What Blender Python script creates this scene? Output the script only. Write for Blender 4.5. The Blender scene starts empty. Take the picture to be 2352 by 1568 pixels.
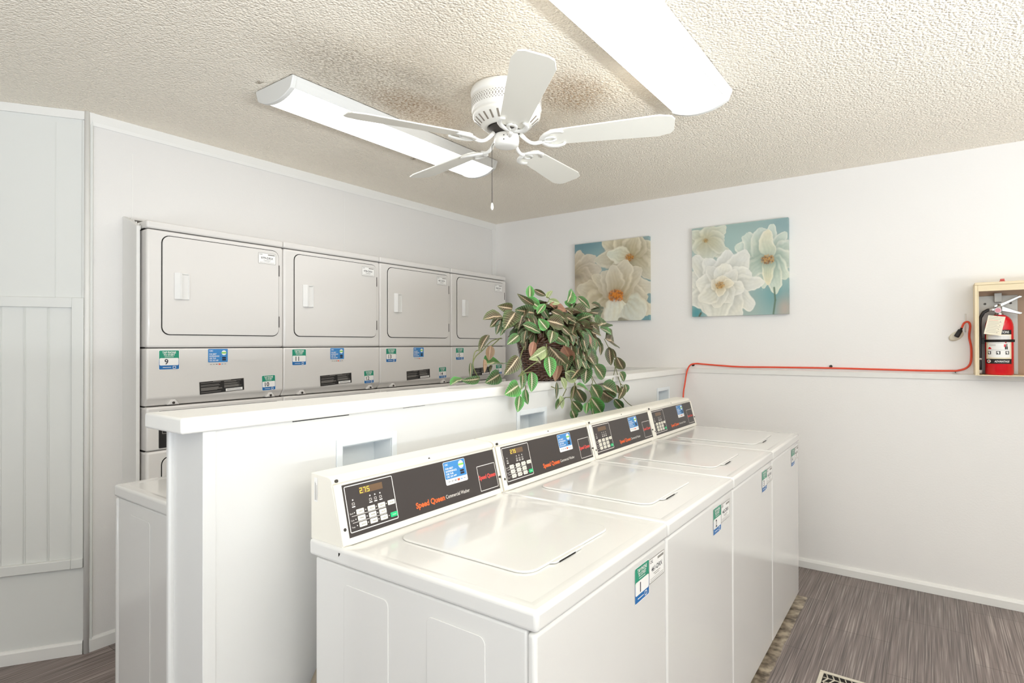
import bpy, bmesh, math, random
import numpy as np
from mathutils import Vector, Matrix

random.seed(7)
PI = math.pi
SC = bpy.context.scene
COL = SC.collection

# ------------------------------------------------------------------ camera
F_PX, YAW, PITCH, ROLL, CAM_H = 1318.76, 36.0548, 0.3459, -0.1261, 1.3813
_y, _p, _r = map(math.radians, (YAW, PITCH, ROLL))
CD = Vector((-math.sin(_y) * math.cos(_p), math.cos(_y) * math.cos(_p), math.sin(_p)))
_rt = Vector((math.cos(_y), math.sin(_y), 0))
_up = _rt.cross(CD)
CR = _rt * math.cos(_r) + _up * math.sin(_r)
CU = CR.cross(CD)
cam_data = bpy.data.cameras.new('camera')
cam_data.sensor_fit = 'HORIZONTAL'
cam_data.sensor_width = 36.0
cam_data.lens = F_PX / 2352 * 36.0
cam_data.clip_start = 0.05
cam = bpy.data.objects.new('camera', cam_data)
M = Matrix((CR, CU, -CD)).transposed().to_4x4()
M.translation = (0, 0, CAM_H)
cam.matrix_world = M
COL.objects.link(cam)
SC.camera = cam

# ------------------------------------------------------------------ light and exposure
SC.view_settings.view_transform = 'Standard'
SC.view_settings.look = 'None'
SC.view_settings.gamma = 1.0
SC.view_settings.use_curve_mapping = False
SC.view_settings.exposure = 0.03
w = bpy.data.worlds.new('sky')
SC.world = w
w.use_nodes = True
bg = w.node_tree.nodes['Background']
bg.inputs['Color'].default_value = (0.80, 0.90, 1.0, 1)
bg.inputs['Strength'].default_value = 1.2
SC.cycles.max_bounces = 10
SC.cycles.diffuse_bounces = 7
SC.cycles.glossy_bounces = 4
SC.cycles.sample_clamp_indirect = 6.0
SC.cycles.caustics_reflective = False
SC.cycles.caustics_refractive = False

LAMP_STRENGTH = 6.7
DAY_DOOR, DAY_WINDOW, FILL_WINDOW, FILL_DOOR = 2.5, 3.0, 235.0, 64.0


def area_lamp(name, loc, rot, sx, sy, power, col):
    d = bpy.data.lights.new(name, 'AREA')
    d.shape = 'RECTANGLE'
    d.size, d.size_y, d.energy, d.color = sx, sy, power, col
    o = bpy.data.objects.new(name, d)
    o.location, o.rotation_euler = loc, rot
    COL.objects.link(o)
    return o


# daylight entering by the doorway behind the camera and the wide window of the right wall
area_lamp('doorway_daylight', (0.2, -2.28, 1.15), (PI / 2, 0, 0), 3.2, 2.1, DAY_DOOR, (0.95, 0.98, 1.0))
area_lamp('window_daylight', (2.28, 0.3, 1.45), (0, PI / 2, 0), 1.3, 3.3, DAY_WINDOW, (0.92, 0.97, 1.0))
# added fill lamp by the window, aimed up to brighten the ceiling
g = area_lamp('ceiling_fill_window', (2.26, 0.3, 0.95), (0, math.radians(162), 0), 0.4, 3.3, FILL_WINDOW, (0.90, 0.96, 1.0))
g.data.spread = math.radians(150)
g = area_lamp('ceiling_fill_door', (0.2, -2.26, 0.45), (math.radians(160), 0, 0), 3.2, 0.5, FILL_DOOR, (0.90, 0.96, 1.0))  # second added fill lamp, by the doorway, lifting the ceiling too
g.data.spread = math.radians(150)


# ------------------------------------------------------------------ helpers
def lin(h):
    h = h.lstrip('#')
    out = []
    for i in (0, 2, 4):
        c = int(h[i:i + 2], 16) / 255
        out.append(c / 12.92 if c <= 0.04045 else ((c + 0.055) / 1.055) ** 2.4)
    return (*out, 1)


def mat(name, color, rough=0.5, metal=0.0, spec=0.5, coat=0.0, emit=None, emit_s=0.0, trans=0.0):
    m = bpy.data.materials.new(name)
    m.use_nodes = True
    b = m.node_tree.nodes['Principled BSDF']
    b.inputs['Base Color'].default_value = lin(color) if isinstance(color, str) else color
    b.inputs['Roughness'].default_value = rough
    b.inputs['Metallic'].default_value = metal
    b.inputs['Specular IOR Level'].default_value = spec
    b.inputs['Coat Weight'].default_value = coat
    if emit:
        b.inputs['Emission Color'].default_value = lin(emit)
        b.inputs['Emission Strength'].default_value = emit_s
    return m


def N(m, t, **kw):
    n = m.node_tree.nodes.new(t)
    for k, v in kw.items():
        setattr(n, k, v)
    return n


def L(m, a, ao, b, bi):
    m.node_tree.links.new(a.outputs[ao], b.inputs[bi])


def bsdf(m):
    return m.node_tree.nodes['Principled BSDF']


def add_bump(m, scale, strength, dist=0.002, detail=3.0, kind='noise', stretch=None):
    tc = N(m, 'ShaderNodeTexCoord')
    src = tc
    so = 'Object'
    if stretch:
        mp = N(m, 'ShaderNodeMapping')
        mp.inputs['Scale'].default_value = stretch
        L(m, tc, 'Object', mp, 'Vector')
        src, so = mp, 'Vector'
    if kind == 'noise':
        t = N(m, 'ShaderNodeTexNoise')
        t.inputs['Scale'].default_value = scale
        t.inputs['Detail'].default_value = detail
        L(m, src, so, t, 'Vector')
        out = 'Fac'
    else:
        t = N(m, 'ShaderNodeTexVoronoi')
        t.inputs['Scale'].default_value = scale
        L(m, src, so, t, 'Vector')
        out = 'Distance'
    b = N(m, 'ShaderNodeBump')
    b.inputs['Strength'].default_value = strength
    b.inputs['Distance'].default_value = dist
    L(m, t, out, b, 'Height')
    L(m, b, 'Normal', bsdf(m), 'Normal')
    return tc, t, b


class B:
    """collects geometry for ONE mesh object"""

    def __init__(self, xf=None):
        self.v, self.f, self.m, self.s = [], [], [], []
        self.xf = xf

    def add(self, verts, faces, mi=0, smooth=False, xf=None):
        o = len(self.v)
        for p in verts:
            p = Vector(p)
            if xf is not None:
                p = xf @ p
            if self.xf is not None:
                p = self.xf @ p
            self.v.append(p)
        for i, f in enumerate(faces):
            self.f.append([o + k for k in f])
            self.m.append(mi)
            self.s.append(smooth[i] if isinstance(smooth, list) else smooth)

    def from_bm(self, bm, mi=0, flag=None, xf=None):
        bm.verts.index_update()
        sm = [f.smooth for f in bm.faces]
        self.add([v.co.copy() for v in bm.verts], [[v.index for v in f.verts] for f in bm.faces], mi, sm, xf)
        bm.free()

    def box(self, x0, x1, y0, y1, z0, z1, mi=0, bev=0.0, seg=3, xf=None):
        bm = bmesh.new()
        vs = [bm.verts.new((x, y, z)) for x in (x0, x1) for y in (y0, y1) for z in (z0, z1)]
        for q in ((0, 1, 3, 2), (4, 6, 7, 5), (0, 4, 5, 1), (2, 3, 7, 6), (0, 2, 6, 4), (1, 5, 7, 3)):
            bm.faces.new([vs[i] for i in q])
        if bev:
            r = bmesh.ops.bevel(bm, geom=list(bm.edges), offset=bev, segments=seg, profile=0.5, affect='EDGES', clamp_overlap=True)
            for f in r['faces']:
                f.smooth = True
        self.from_bm(bm, mi, xf=xf)

    def prism(self, poly, axis, a0, a1, mi=0, bev=0.0, seg=2, xf=None, smooth=False):
        """poly: 2D outline in the two remaining axes (cyclic order x,y,z without axis)"""
        def P(u, v, a):
            return {'x': (a, u, v), 'y': (u, a, v), 'z': (u, v, a)}[axis]
        bm = bmesh.new()
        n = len(poly)
        A = [bm.verts.new(P(u, v, a0)) for u, v in poly]
        C = [bm.verts.new(P(u, v, a1)) for u, v in poly]
        bm.faces.new(A)
        bm.faces.new(C[::-1])
        for i in range(n):
            f = bm.faces.new((A[i], A[(i + 1) % n], C[(i + 1) % n], C[i]))
            f.smooth = smooth
        bmesh.ops.recalc_face_normals(bm, faces=list(bm.faces))
        if bev:
            ed = [e for e in bm.edges if len(e.link_faces) == 2 and e.calc_face_angle(0) > 0.6]
            r = bmesh.ops.bevel(bm, geom=ed, offset=bev, segments=seg, profile=0.5, affect='EDGES', clamp_overlap=True)
            for f in r['faces']:
                f.smooth = True
        self.from_bm(bm, mi, xf=xf)

    def tube(self, pts, r, n=8, mi=0, xf=None, cap=True, closed=False, flat=1.0):
        pts = [Vector(p) for p in pts]
        k = len(pts)
        rr = r if isinstance(r, (list, tuple)) else [r] * k
        vs, fs, sm = [], [], []
        prev = None
        for i, p in enumerate(pts):
            if closed:
                t = pts[(i + 1) % k] - pts[i - 1]
            else:
                t = pts[min(i + 1, k - 1)] - pts[max(i - 1, 0)]
            t.normalize()
            if prev is None:
                a = Vector((0, 0, 1)) if abs(t.z) < 0.9 else Vector((1, 0, 0))
                u = t.cross(a).normalized()
            else:
                u = (prev - t * prev.dot(t)).normalized()
            prev = u
            w2 = t.cross(u)
            for j in range(n):
                an = 2 * PI * j / n
                vs.append(p + u * math.cos(an) * rr[i] + w2 * math.sin(an) * rr[i] * flat)
        m = k if closed else k - 1
        for i in range(m):
            for j in range(n):
                a, b = i * n, ((i + 1) % k) * n
                fs.append((a + j, a + (j + 1) % n, b + (j + 1) % n, b + j))
                sm.append(True)
        if cap and not closed:
            fs.append(list(range(n))[::-1]); sm.append(False)
            fs.append(list(range((k - 1) * n, k * n))); sm.append(False)
        self.add(vs, fs, mi, sm, xf)

    def lathe(self, prof, n=32, c=(0, 0, 0), mi=0, xf=None, sx=1.0, sy=1.0, smooth=True):
        vs, fs = [], []
        for r, z in prof:
            for j in range(n):
                a = 2 * PI * j / n
                vs.append((c[0] + r * math.cos(a) * sx, c[1] + r * math.sin(a) * sy, c[2] + z))
        for i in range(len(prof) - 1):
            for j in range(n):
                fs.append((i * n + j, i * n + (j + 1) % n, (i + 1) * n + (j + 1) % n, (i + 1) * n + j))
        sm = [smooth] * len(fs)
        fs.append(list(range(n))[::-1]); sm.append(False)
        fs.append(list(range((len(prof) - 1) * n, len(prof) * n))); sm.append(False)
        self.add(vs, fs, mi, sm, xf)

    def poly(self, pts, mi=0, xf=None):
        self.add(pts, [list(range(len(pts)))], mi, False, xf)

    def quad(self, u0, u1, v0, v1, n=0.0, mi=0, xf=None, r=0.0):
        if r:
            pts = [(u, v, n) for u, v in rrect(u0, u1, v0, v1, r)]
        else:
            pts = [(u0, v0, n), (u1, v0, n), (u1, v1, n), (u0, v1, n)]
        self.poly(pts, mi, xf)

    def frame(self, u0, u1, v0, v1, t, n=0.0, mi=0, xf=None, r=0.0):
        if not r:
            r = t * 1.2
        o = rrect(u0, u1, v0, v1, r)
        i_ = rrect(u0 + t, u1 - t, v0 + t, v1 - t, max(r - t, 0.0002))
        k = len(o)
        vs = [(a, b, n) for a, b in o] + [(a, b, n) for a, b in i_]
        self.add(vs, [(j, (j + 1) % k, k + (j + 1) % k, k + j) for j in range(k)], mi, False, xf)

    def text(self, s, size, u, v, n=0.0, mi=0, xf=None, align='LEFT', bold=0.0, wid=None, shear=0.0):
        vs, fs = text_geo(s, bold, shear)
        if not vs:
            return
        x0 = min(p[0] for p in vs); x1 = max(p[0] for p in vs)
        k = size
        kx = wid / (x1 - x0) if wid else k
        W = (x1 - x0) * kx
        off = {'LEFT': 0, 'CENTER': -W / 2, 'RIGHT': -W}[align]
        self.add([((p[0] - x0) * kx + u + off, p[1] * k + v, n) for p in vs], fs, mi, False, xf)

    def build(self, name, mats, parent=None, loc=None, rot=None):
        me = bpy.data.meshes.new(name)
        me.from_pydata([tuple(p) for p in self.v], [], self.f)
        if not isinstance(mats, (list, tuple)):
            mats = [mats]
        for m in mats:
            me.materials.append(m)
        me.polygons.foreach_set('material_index', self.m)
        me.polygons.foreach_set('use_smooth', self.s)
        me.update()
        o = bpy.data.objects.new(name, me)
        COL.objects.link(o)
        if parent is not None:
            o.parent = parent
        if loc is not None:
            o.location = loc
        if rot is not None:
            o.rotation_euler = rot
        return o


def rrect(u0, u1, v0, v1, r, k=5):
    pts = []
    for cx, cy, a0 in ((u1 - r, v0 + r, -PI / 2), (u1 - r, v1 - r, 0), (u0 + r, v1 - r, PI / 2), (u0 + r, v0 + r, PI)):
        for j in range(k + 1):
            a = a0 + PI / 2 * j / k
            pts.append((cx + r * math.cos(a), cy + r * math.sin(a)))
    return pts


_tc = {}


def text_geo(s, bold=0.0, shear=0.0):
    key = (s, bold, shear)
    if key not in _tc:
        cu = bpy.data.curves.new('lettering', 'FONT')
        cu.body = s
        cu.size = 1.0
        cu.offset = bold
        cu.shear = shear
        cu.resolution_u = 3
        o = bpy.data.objects.new('lettering', cu)
        me = o.to_mesh()
        _tc[key] = ([tuple(v.co) for v in me.vertices], [list(p.vertices) for p in me.polygons])
        o.to_mesh_clear()
        bpy.data.objects.remove(o)
        bpy.data.curves.remove(cu)
    return _tc[key]


def tag(o, label, cat, group=None):
    o['label'] = label
    o['category'] = cat
    if group:
        o['group'] = group
    return o


def thing(name, label, cat, loc=(0, 0, 0), rotz=0.0, group=None):
    o = bpy.data.objects.new(name, None)
    o.empty_display_size = 0.1
    COL.objects.link(o)
    o.location = loc
    o.rotation_euler = (0, 0, rotz)
    return tag(o, label, cat, group)


def struct(name, b, m, label, cat='structure'):
    o = b.build(name, m)
    o['kind'] = 'structure'
    o['label'] = label
    o['category'] = cat
    return o


def plane_xf(o, U, V):
    """2D drawing frame: u along U, v along V, third axis outward"""
    U = Vector(U).normalized(); V = Vector(V).normalized()
    W_ = U.cross(V)
    m = Matrix((U, V, W_)).transposed().to_4x4()
    m.translation = o
    return m


# ------------------------------------------------------------------ materials
def paint_mat(name, color, rough, bump_s, bump, dist):
    m = mat(name, color, rough)
    add_bump(m, bump_s, bump, dist, 4.0)
    return m


M_WALL = paint_mat('white_wall_paint', '#DFDDDB', 0.45, 160.0, 0.30, 0.003)
M_BACK = paint_mat('white_semi_gloss_paint', '#ECEAE8', 0.32, 110.0, 0.14, 0.003)
M_PANEL = paint_mat('grey_white_panel_paint', '#DBDCD9', 0.45, 30.0, 0.10, 0.002)
M_HALF = paint_mat('white_partition_paint', '#DEDEDD', 0.40, 25.0, 0.12, 0.002)
M_TRIM = paint_mat('white_trim_paint', '#E4E3E0', 0.38, 18.0, 0.25, 0.003)
M_CAP = paint_mat('thick_white_board_paint', '#E6E5E2', 0.42, 22.0, 0.35, 0.004)
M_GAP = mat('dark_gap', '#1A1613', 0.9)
M_ENAMEL = mat('white_enamel', '#E1E0DE', 0.16, coat=0.3)
M_ENAMEL_D = mat('bisque_white_enamel', '#DDDAD7', 0.24, coat=0.2)
M_PLASTIC = mat('white_plastic', '#EFEDE6', 0.35)
M_PLASTIC_B = mat('blue_white_plastic', '#E3E8EC', 0.3)
M_BISQUE = mat('ivory_plastic', '#EFEBE1', 0.38)
M_BLACK = mat('charcoal_panel', '#3B3534', 0.38)
M_KEYLINE = mat('panel_white_print', '#F2EEE9', 0.5)
M_DARKTXT = mat('dark_print', '#23202B', 0.6)
M_GREYTXT = mat('grey_print', '#8D8883', 0.6)
M_ORANGE = mat('orange_print', '#F56A2E', 0.5)
M_RED = mat('red_print', '#E8504A', 0.5)
M_AMBER = mat('amber_display', '#6E5640', 0.3)
M_DIGIT = mat('lit_display_digits', '#E8D050', 0.4, emit='#F0D040', emit_s=0.8)
M_KEY = mat('ivory_key', '#EBE7DA', 0.5)
M_GREEN = mat('green_start_key', '#17C27C', 0.45)
M_BLUE = mat('sticker_blue', '#3D86C6', 0.4)
M_DBLUE = mat('sticker_deep_blue', '#1A6BAE', 0.4)
M_TEAL = mat('sticker_green', '#1F8F72', 0.4)
M_WHITE = mat('sticker_white', '#F3F2F0', 0.45)
M_LIME = mat('badge_green', '#8CCB5E', 0.5)
M_STEEL = mat('bright_steel', '#C9C9C7', 0.28, metal=1.0)
M_GREYMET = mat('galvanised_grey', '#B6B4AE', 0.45, metal=0.4)
M_SCREW = mat('dark_screw', '#4A4642', 0.45, metal=0.5)
M_RUBBER = mat('black_rubber', '#1C1A1A', 0.55)
M_EXT = mat('fire_red_enamel', '#D90F22', 0.16, coat=0.4)
M_WOOD = mat('cream_wood', '#E6D6B4', 0.5)
M_WOODIN = mat('brown_cabinet_inside', '#A88F78', 0.6)
M_CORD = mat('orange_cord', '#E04A2C', 0.42)
M_CREAM = mat('cream_plastic', '#D8D0BE', 0.5)
M_FAN = mat('white_fan_enamel', '#F1F0EC', 0.3, coat=0.2)
M_BLADE = mat('cream_blade', '#F2F0E8', 0.42)
M_SLOT = mat('vent_shadow_grey', '#8F867C', 0.8)
M_PAPER = mat('paper_tag', '#EDE6D2', 0.7)
M_LABEL = mat('cream_label', '#E9DDC0', 0.5)
M_LENS = mat('lit_acrylic_lens', '#FFFFFF', 0.4, emit='#FFFCF7', emit_s=LAMP_STRENGTH)
M_FIX = mat('white_light_housing', '#DEDEDC', .35)
M_REG = mat('grey_cream_metal', '#C4BDAE', .45)
M_TAN = mat('tan_hose', '#8B8070', 0.6)


def ceiling_mat():
    m = mat('beige_popcorn', '#E6DCCD', 0.62, spec=0.4)
    tc = N(m, 'ShaderNodeTexCoord')
    v1 = N(m, 'ShaderNodeTexVoronoi'); v1.inputs['Scale'].default_value = 105
    v1.feature = 'SMOOTH_F1'
    v1.inputs['Smoothness'].default_value = 0.35
    n0 = N(m, 'ShaderNodeTexNoise'); n0.inputs['Scale'].default_value = 35; n0.inputs['Detail'].default_value = 2
    vadd = N(m, 'ShaderNodeVectorMath', operation='MULTIPLY_ADD')
    vadd.inputs[1].default_value = (0.010, 0.010, 0.010)
    L(m, tc, 'Object', n0, 'Vector')
    m.node_tree.links.new(n0.outputs['Color'], vadd.inputs[0])
    m.node_tree.links.new(tc.outputs['Object'], vadd.inputs[2])
    m.node_tree.links.new(vadd.outputs[0], v1.inputs['Vector'])
    n1 = N(m, 'ShaderNodeTexNoise'); n1.inputs['Scale'].default_value = 150; n1.inputs['Detail'].default_value = 3
    L(m, tc, 'Object', n1, 'Vector')
    s = N(m, 'ShaderNodeMath', operation='SUBTRACT')
    L(m, n1, 'Fac', s, 0); L(m, v1, 'Distance', s, 1)
    b = N(m, 'ShaderNodeBump'); b.inputs['Strength'].default_value = 0.7; b.inputs['Distance'].default_value = 0.009
    L(m, s, 'Value', b, 'Height'); L(m, b, 'Normal', bsdf(m), 'Normal')
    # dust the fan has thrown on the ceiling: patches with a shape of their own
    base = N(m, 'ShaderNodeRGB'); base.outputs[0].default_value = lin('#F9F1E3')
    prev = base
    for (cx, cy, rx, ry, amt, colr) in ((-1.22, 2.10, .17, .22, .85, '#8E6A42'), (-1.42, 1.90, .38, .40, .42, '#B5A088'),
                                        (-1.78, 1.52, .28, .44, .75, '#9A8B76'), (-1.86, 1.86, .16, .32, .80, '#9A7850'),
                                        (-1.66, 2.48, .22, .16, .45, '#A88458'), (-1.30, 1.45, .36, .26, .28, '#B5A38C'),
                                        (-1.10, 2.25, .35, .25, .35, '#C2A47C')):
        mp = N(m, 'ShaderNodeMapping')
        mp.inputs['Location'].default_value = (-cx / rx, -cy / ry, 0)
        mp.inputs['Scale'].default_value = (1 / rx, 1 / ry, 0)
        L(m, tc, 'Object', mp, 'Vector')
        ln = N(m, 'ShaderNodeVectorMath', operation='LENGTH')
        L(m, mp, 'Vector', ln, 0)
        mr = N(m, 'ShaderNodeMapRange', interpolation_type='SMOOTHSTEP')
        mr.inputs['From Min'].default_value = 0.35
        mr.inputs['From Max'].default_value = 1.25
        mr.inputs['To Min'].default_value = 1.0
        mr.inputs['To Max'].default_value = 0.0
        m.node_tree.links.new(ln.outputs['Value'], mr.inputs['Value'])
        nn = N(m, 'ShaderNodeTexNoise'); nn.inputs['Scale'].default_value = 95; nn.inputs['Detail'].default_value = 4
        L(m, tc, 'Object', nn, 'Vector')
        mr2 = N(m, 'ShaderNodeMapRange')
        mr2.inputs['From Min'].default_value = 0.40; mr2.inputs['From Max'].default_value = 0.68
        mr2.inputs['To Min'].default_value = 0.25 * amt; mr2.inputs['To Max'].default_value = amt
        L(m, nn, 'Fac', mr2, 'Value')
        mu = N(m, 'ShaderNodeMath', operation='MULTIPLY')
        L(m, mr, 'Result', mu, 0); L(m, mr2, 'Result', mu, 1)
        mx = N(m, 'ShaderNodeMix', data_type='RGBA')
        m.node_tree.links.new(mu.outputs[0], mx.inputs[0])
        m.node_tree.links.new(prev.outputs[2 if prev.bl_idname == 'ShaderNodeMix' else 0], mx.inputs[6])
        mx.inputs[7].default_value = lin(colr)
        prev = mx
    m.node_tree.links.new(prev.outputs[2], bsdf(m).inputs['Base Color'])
    return m


def floor_mat():
    m = mat('striated_vinyl_tile', '#7A706C', 0.42)
    tc = N(m, 'ShaderNodeTexCoord')
    nt = m.node_tree

    def noise(scale, detail, sx, sy):
        mp = N(m, 'ShaderNodeMapping'); mp.inputs['Scale'].default_value = (sx, sy, 1)
        L(m, tc, 'Object', mp, 'Vector')
        n = N(m, 'ShaderNodeTexNoise'); n.inputs['Scale'].default_value = scale; n.inputs['Detail'].default_value = detail
        L(m, mp, 'Vector', n, 'Vector')
        return n
    n1 = noise(1.0, 4, 210, 2.6)
    n2 = noise(1.0, 2, 60, 1.4)
    n3 = noise(1.0, 2, 3, 1.2)
    cr = N(m, 'ShaderNodeValToRGB')
    e = cr.color_ramp.elements
    e[0].position = 0.30; e[0].color = lin('#4E4644')
    e[1].position = 0.72; e[1].color = lin('#AFA5A0')
    for p_, c_ in ((0.45, '#6F6461'), (0.55, '#7E7370'), (0.62, '#8F8581')):
        k = cr.color_ramp.elements.new(p_); k.color = lin(c_)
    L(m, n1, 'Fac', cr, 'Fac')
    mx = N(m, 'ShaderNodeMix', data_type='RGBA', blend_type='OVERLAY')
    mx.inputs[0].default_value = 0.45
    nt.links.new(cr.outputs[0], mx.inputs[6])
    nt.links.new(n2.outputs['Fac'], mx.inputs[7])
    # tiles 0.305 x 0.61 laid half over half, long side towards the back wall
    mp = N(m, 'ShaderNodeMapping'); mp.inputs['Rotation'].default_value = (0, 0, PI / 2)
    mp.inputs['Location'].default_value = (3.49 - 0.0, 0.46, 0)
    L(m, tc, 'Object', mp, 'Vector')
    br = N(m, 'ShaderNodeTexBrick')
    br.inputs['Scale'].default_value = 1.0
    br.inputs['Brick Width'].default_value = 0.61
    br.inputs['Row Height'].default_value = 0.305
    br.inputs['Mortar Size'].default_value = 0.0012
    br.inputs['Mortar Smooth'].default_value = 0.1
    br.inputs['Bias'].default_value = 0
    br.inputs['Color1'].default_value = (0.86, 0.86, 0.86, 1)
    br.inputs['Color2'].default_value = (1.12, 1.08, 1.06, 1)
    br.inputs['Mortar'].default_value = (0.35, 0.32, 0.3, 1)
    L(m, mp, 'Vector', br, 'Vector')
    mul = N(m, 'ShaderNodeMix', data_type='RGBA', blend_type='MULTIPLY')
    mul.inputs[0].default_value = 1.0
    nt.links.new(mx.outputs[2], mul.inputs[6]); nt.links.new(br.outputs['Color'], mul.inputs[7])
    # bare concrete where the tile stops short of the washers
    sep = N(m, 'ShaderNodeSeparateXYZ'); L(m, tc, 'Object', sep, 'Vector')
    nj = noise(1.0, 3, 25, 12)
    jit = N(m, 'ShaderNodeMath', operation='MULTIPLY_ADD'); jit.inputs[1].default_value = 0.03; jit.inputs[2].default_value = -0.015
    L(m, nj, 'Fac', jit, 0)
    ex = N(m, 'ShaderNodeMath', operation='ADD'); L(m, sep, 'X', ex, 0); L(m, jit, 0, ex, 1)
    c1 = N(m, 'ShaderNodeMath', operation='LESS_THAN'); c1.inputs[1].default_value = -0.548; L(m, ex, 0, c1, 0)
    c2 = N(m, 'ShaderNodeMath', operation='GREATER_THAN'); c2.inputs[1].default_value = -1.40; L(m, sep, 'X', c2, 0)
    c3 = N(m, 'ShaderNodeMath', operation='LESS_THAN'); c3.inputs[1].default_value = 3.49; L(m, sep, 'Y', c3, 0)
    c4 = N(m, 'ShaderNodeMath', operation='GREATER_THAN'); c4.inputs[1].default_value = 0.8; L(m, sep, 'Y', c4, 0)
    a1 = N(m, 'ShaderNodeMath', operation='MULTIPLY'); L(m, c1, 0, a1, 0); L(m, c2, 0, a1, 1)
    a2 = N(m, 'ShaderNodeMath', operation='MULTIPLY'); L(m, c3, 0, a2, 0); L(m, c4, 0, a2, 1)
    a3 = N(m, 'ShaderNodeMath', operation='MULTIPLY'); L(m, a1, 0, a3, 0); L(m, a2, 0, a3, 1)
    nc = noise(1.0, 5, 22, 22)
    cc = N(m, 'ShaderNodeValToRGB')
    cc.color_ramp.elements[0].position = 0.35; cc.color_ramp.elements[0].color = lin('#4F4338')
    cc.color_ramp.elements[1].position = 0.65; cc.color_ramp.elements[1].color = lin('#B3A591')
    L(m, nc, 'Fac', cc, 'Fac')
    fin = N(m, 'ShaderNodeMix', data_type='RGBA')
    nt.links.new(a3.outputs[0], fin.inputs[0]); nt.links.new(mul.outputs[2], fin.inputs[6]); nt.links.new(cc.outputs[0], fin.inputs[7])
    nt.links.new(fin.outputs[2], bsdf(m).inputs['Base Color'])
    b = N(m, 'ShaderNodeBump'); b.inputs['Strength'].default_value = 0.25; b.inputs['Distance'].default_value = 0.002
    L(m, n1, 'Fac', b, 'Height'); L(m, b, 'Normal', bsdf(m), 'Normal')
    return m


M_CEIL = ceiling_mat()
M_FLOOR = floor_mat()

# ------------------------------------------------------------------ the room
CEIL = 2.44
YB, YL = 3.986, 3.956           # upper back wall, face of its thicker lower part
XL = -3.082                     # wall over the dryers
XR, YF = 2.30, -2.30
b = B(); b.box(-5.3, XR, YF, 4.1, -0.06, 0.0); struct('floor', b, M_FLOOR, 'grey brown striated vinyl tile floor')
b = B(); b.box(-5.3, XR, YF, 4.1, CEIL, CEIL + .06); struct('ceiling', b, M_CEIL, 'beige popcorn textured ceiling')
b = B()
b.box(-3.70, XR, YB, 4.1, 0, CEIL)
b.box(-2.86, XR, YL, YB, 0, 1.2085)
struct('wall_back', b, M_BACK, 'white back wall with a thicker lower part')
b = B(); b.box(-2.86, XR, YL - .007, YB, 1.186, 1.2165, bev=.002)
struct('trim_1', b, M_TRIM, 'white ledge strip along the back wall at half height')

b = B()
b.box(-3.20, XL, .968, 1.128, 0, CEIL)
b.box(-3.20, XL, 1.128, YB, 1.985, CEIL)
b.box(-3.70, -3.20, 1.07, 1.118, 0, CEIL)
b.box(-3.74, -3.70, 1.07, YB, 0, CEIL)
b.box(-3.70, -3.20, 1.118, YB, 2.02, 2.06)
# fine seams of the wall sheets
struct('wall_left', b, M_WALL, 'white wall above the stacked dryers')
b = B()
for yy, z0, z1 in ((1.147, 1.985, 2.30), (2.377, 1.985, 2.385)):
    b.box(XL, XL + .0016, yy, yy + .004, z0, z1, bev=.0006, seg=1)
struct('trim_2', b, M_TRIM, 'thin painted sheet seams over the dryers')
# crown strip and corner strip
b = B()
b.prism([(XL, 2.385), (XL + .006, 2.383), (XL + .010, 2.40), (XL + .012, CEIL), (XL, CEIL)], 'y', .962, YB, bev=.0015)
b.box(XL, XL + .010, YB - .048, YB, 1.985, 2.386, bev=.002)
struct('trim_3', b, M_TRIM, 'white crown strip under the ceiling over the dryers')
# loose jamb board at the left of the dryers, cut on the slant at its top
b = B()
b.prism([(XL - .02, 0), (-2.925, 0), (-2.925, 1.932), (-3.07, 1.992), (XL - .02, 1.992)], 'y', 1.108, 1.124, bev=.003)
struct('trim_4', b, M_TRIM, 'white jamb board standing off the wall left of the dryers')
b = B()
for k in range(9):
    b.box(-3.06 + .014 * k, -3.045 + .014 * k, 1.124, 1.131, 1.955 - .005 * k, 1.985 - .006 * k + .004 * (k % 2), bev=.003, seg=1)
struct('trim_5', b, M_TRIM, 'ragged plaster edge behind the jamb board')

# slanting wall at the left
DD = Vector((-.54886, -.83591, 0))
DN = Vector((.83591, -.54886, 0))
O_D = Vector((XL, .968, 0))
XD_ = Matrix((DD, DN, Vector((0, 0, 1)))).transposed().to_4x4()
XD_.translation = O_D
# local: x = along the wall from its corner, y = out of the wall, z = up
b = B(XD_)
b.box(-.02, 3.9, -.10, 0, 0, CEIL)
struct('wall_left_front', b, M_PANEL, 'slanting grey white panelled wall at the far left')
b = B(XD_)
R = .0015
b.box(.010, .055, 0, .012, .39, 1.597, bev=R)
b.box(.055, 1.6, 0, .012, 1.553, 1.597, bev=R)
b.box(.055, 1.6, 0, .020, .388, .43, bev=.003)
b.box(.010, .055, .0, .0202, .388, .43, bev=.003)
for g in (.143, .228, .313, .398, .483, .57):
    b.box(g - .005, g - .002, 0, .0022, .43, 1.553, bev=.0008, seg=1)
    b.box(g + .002, g + .005, 0, .0022, .43, 1.553, bev=.0008, seg=1)
b.box(.116, .1195, 0, .002, 1.597, 2.38, bev=.0008, seg=1)
b.box(.0, .018, 0, .006, 1.597, 2.40, bev=R)
struct('trim_6', b, M_PANEL, 'raised frame and beaded boards on the slanting wall')
b = B(XD_)
b.box(.0, 1.7, 0, .010, 2.402, CEIL, bev=.002)
struct('trim_7', b, M_TRIM, 'crown strip of the slanting wall')
b = B()
b.tube([(XL + .004, .966, 0.0), (XL + .004, .966, CEIL)], .011, 12)
struct('trim_8', b, M_TRIM, 'rounded strip in the corner of the slanting wall')
b = B(XD_); b.prism([(0, 0), (.013, 0), (.013, .050), (.008, .058), (0, .060)], 'x', .012, 3.8, bev=.001)
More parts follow.
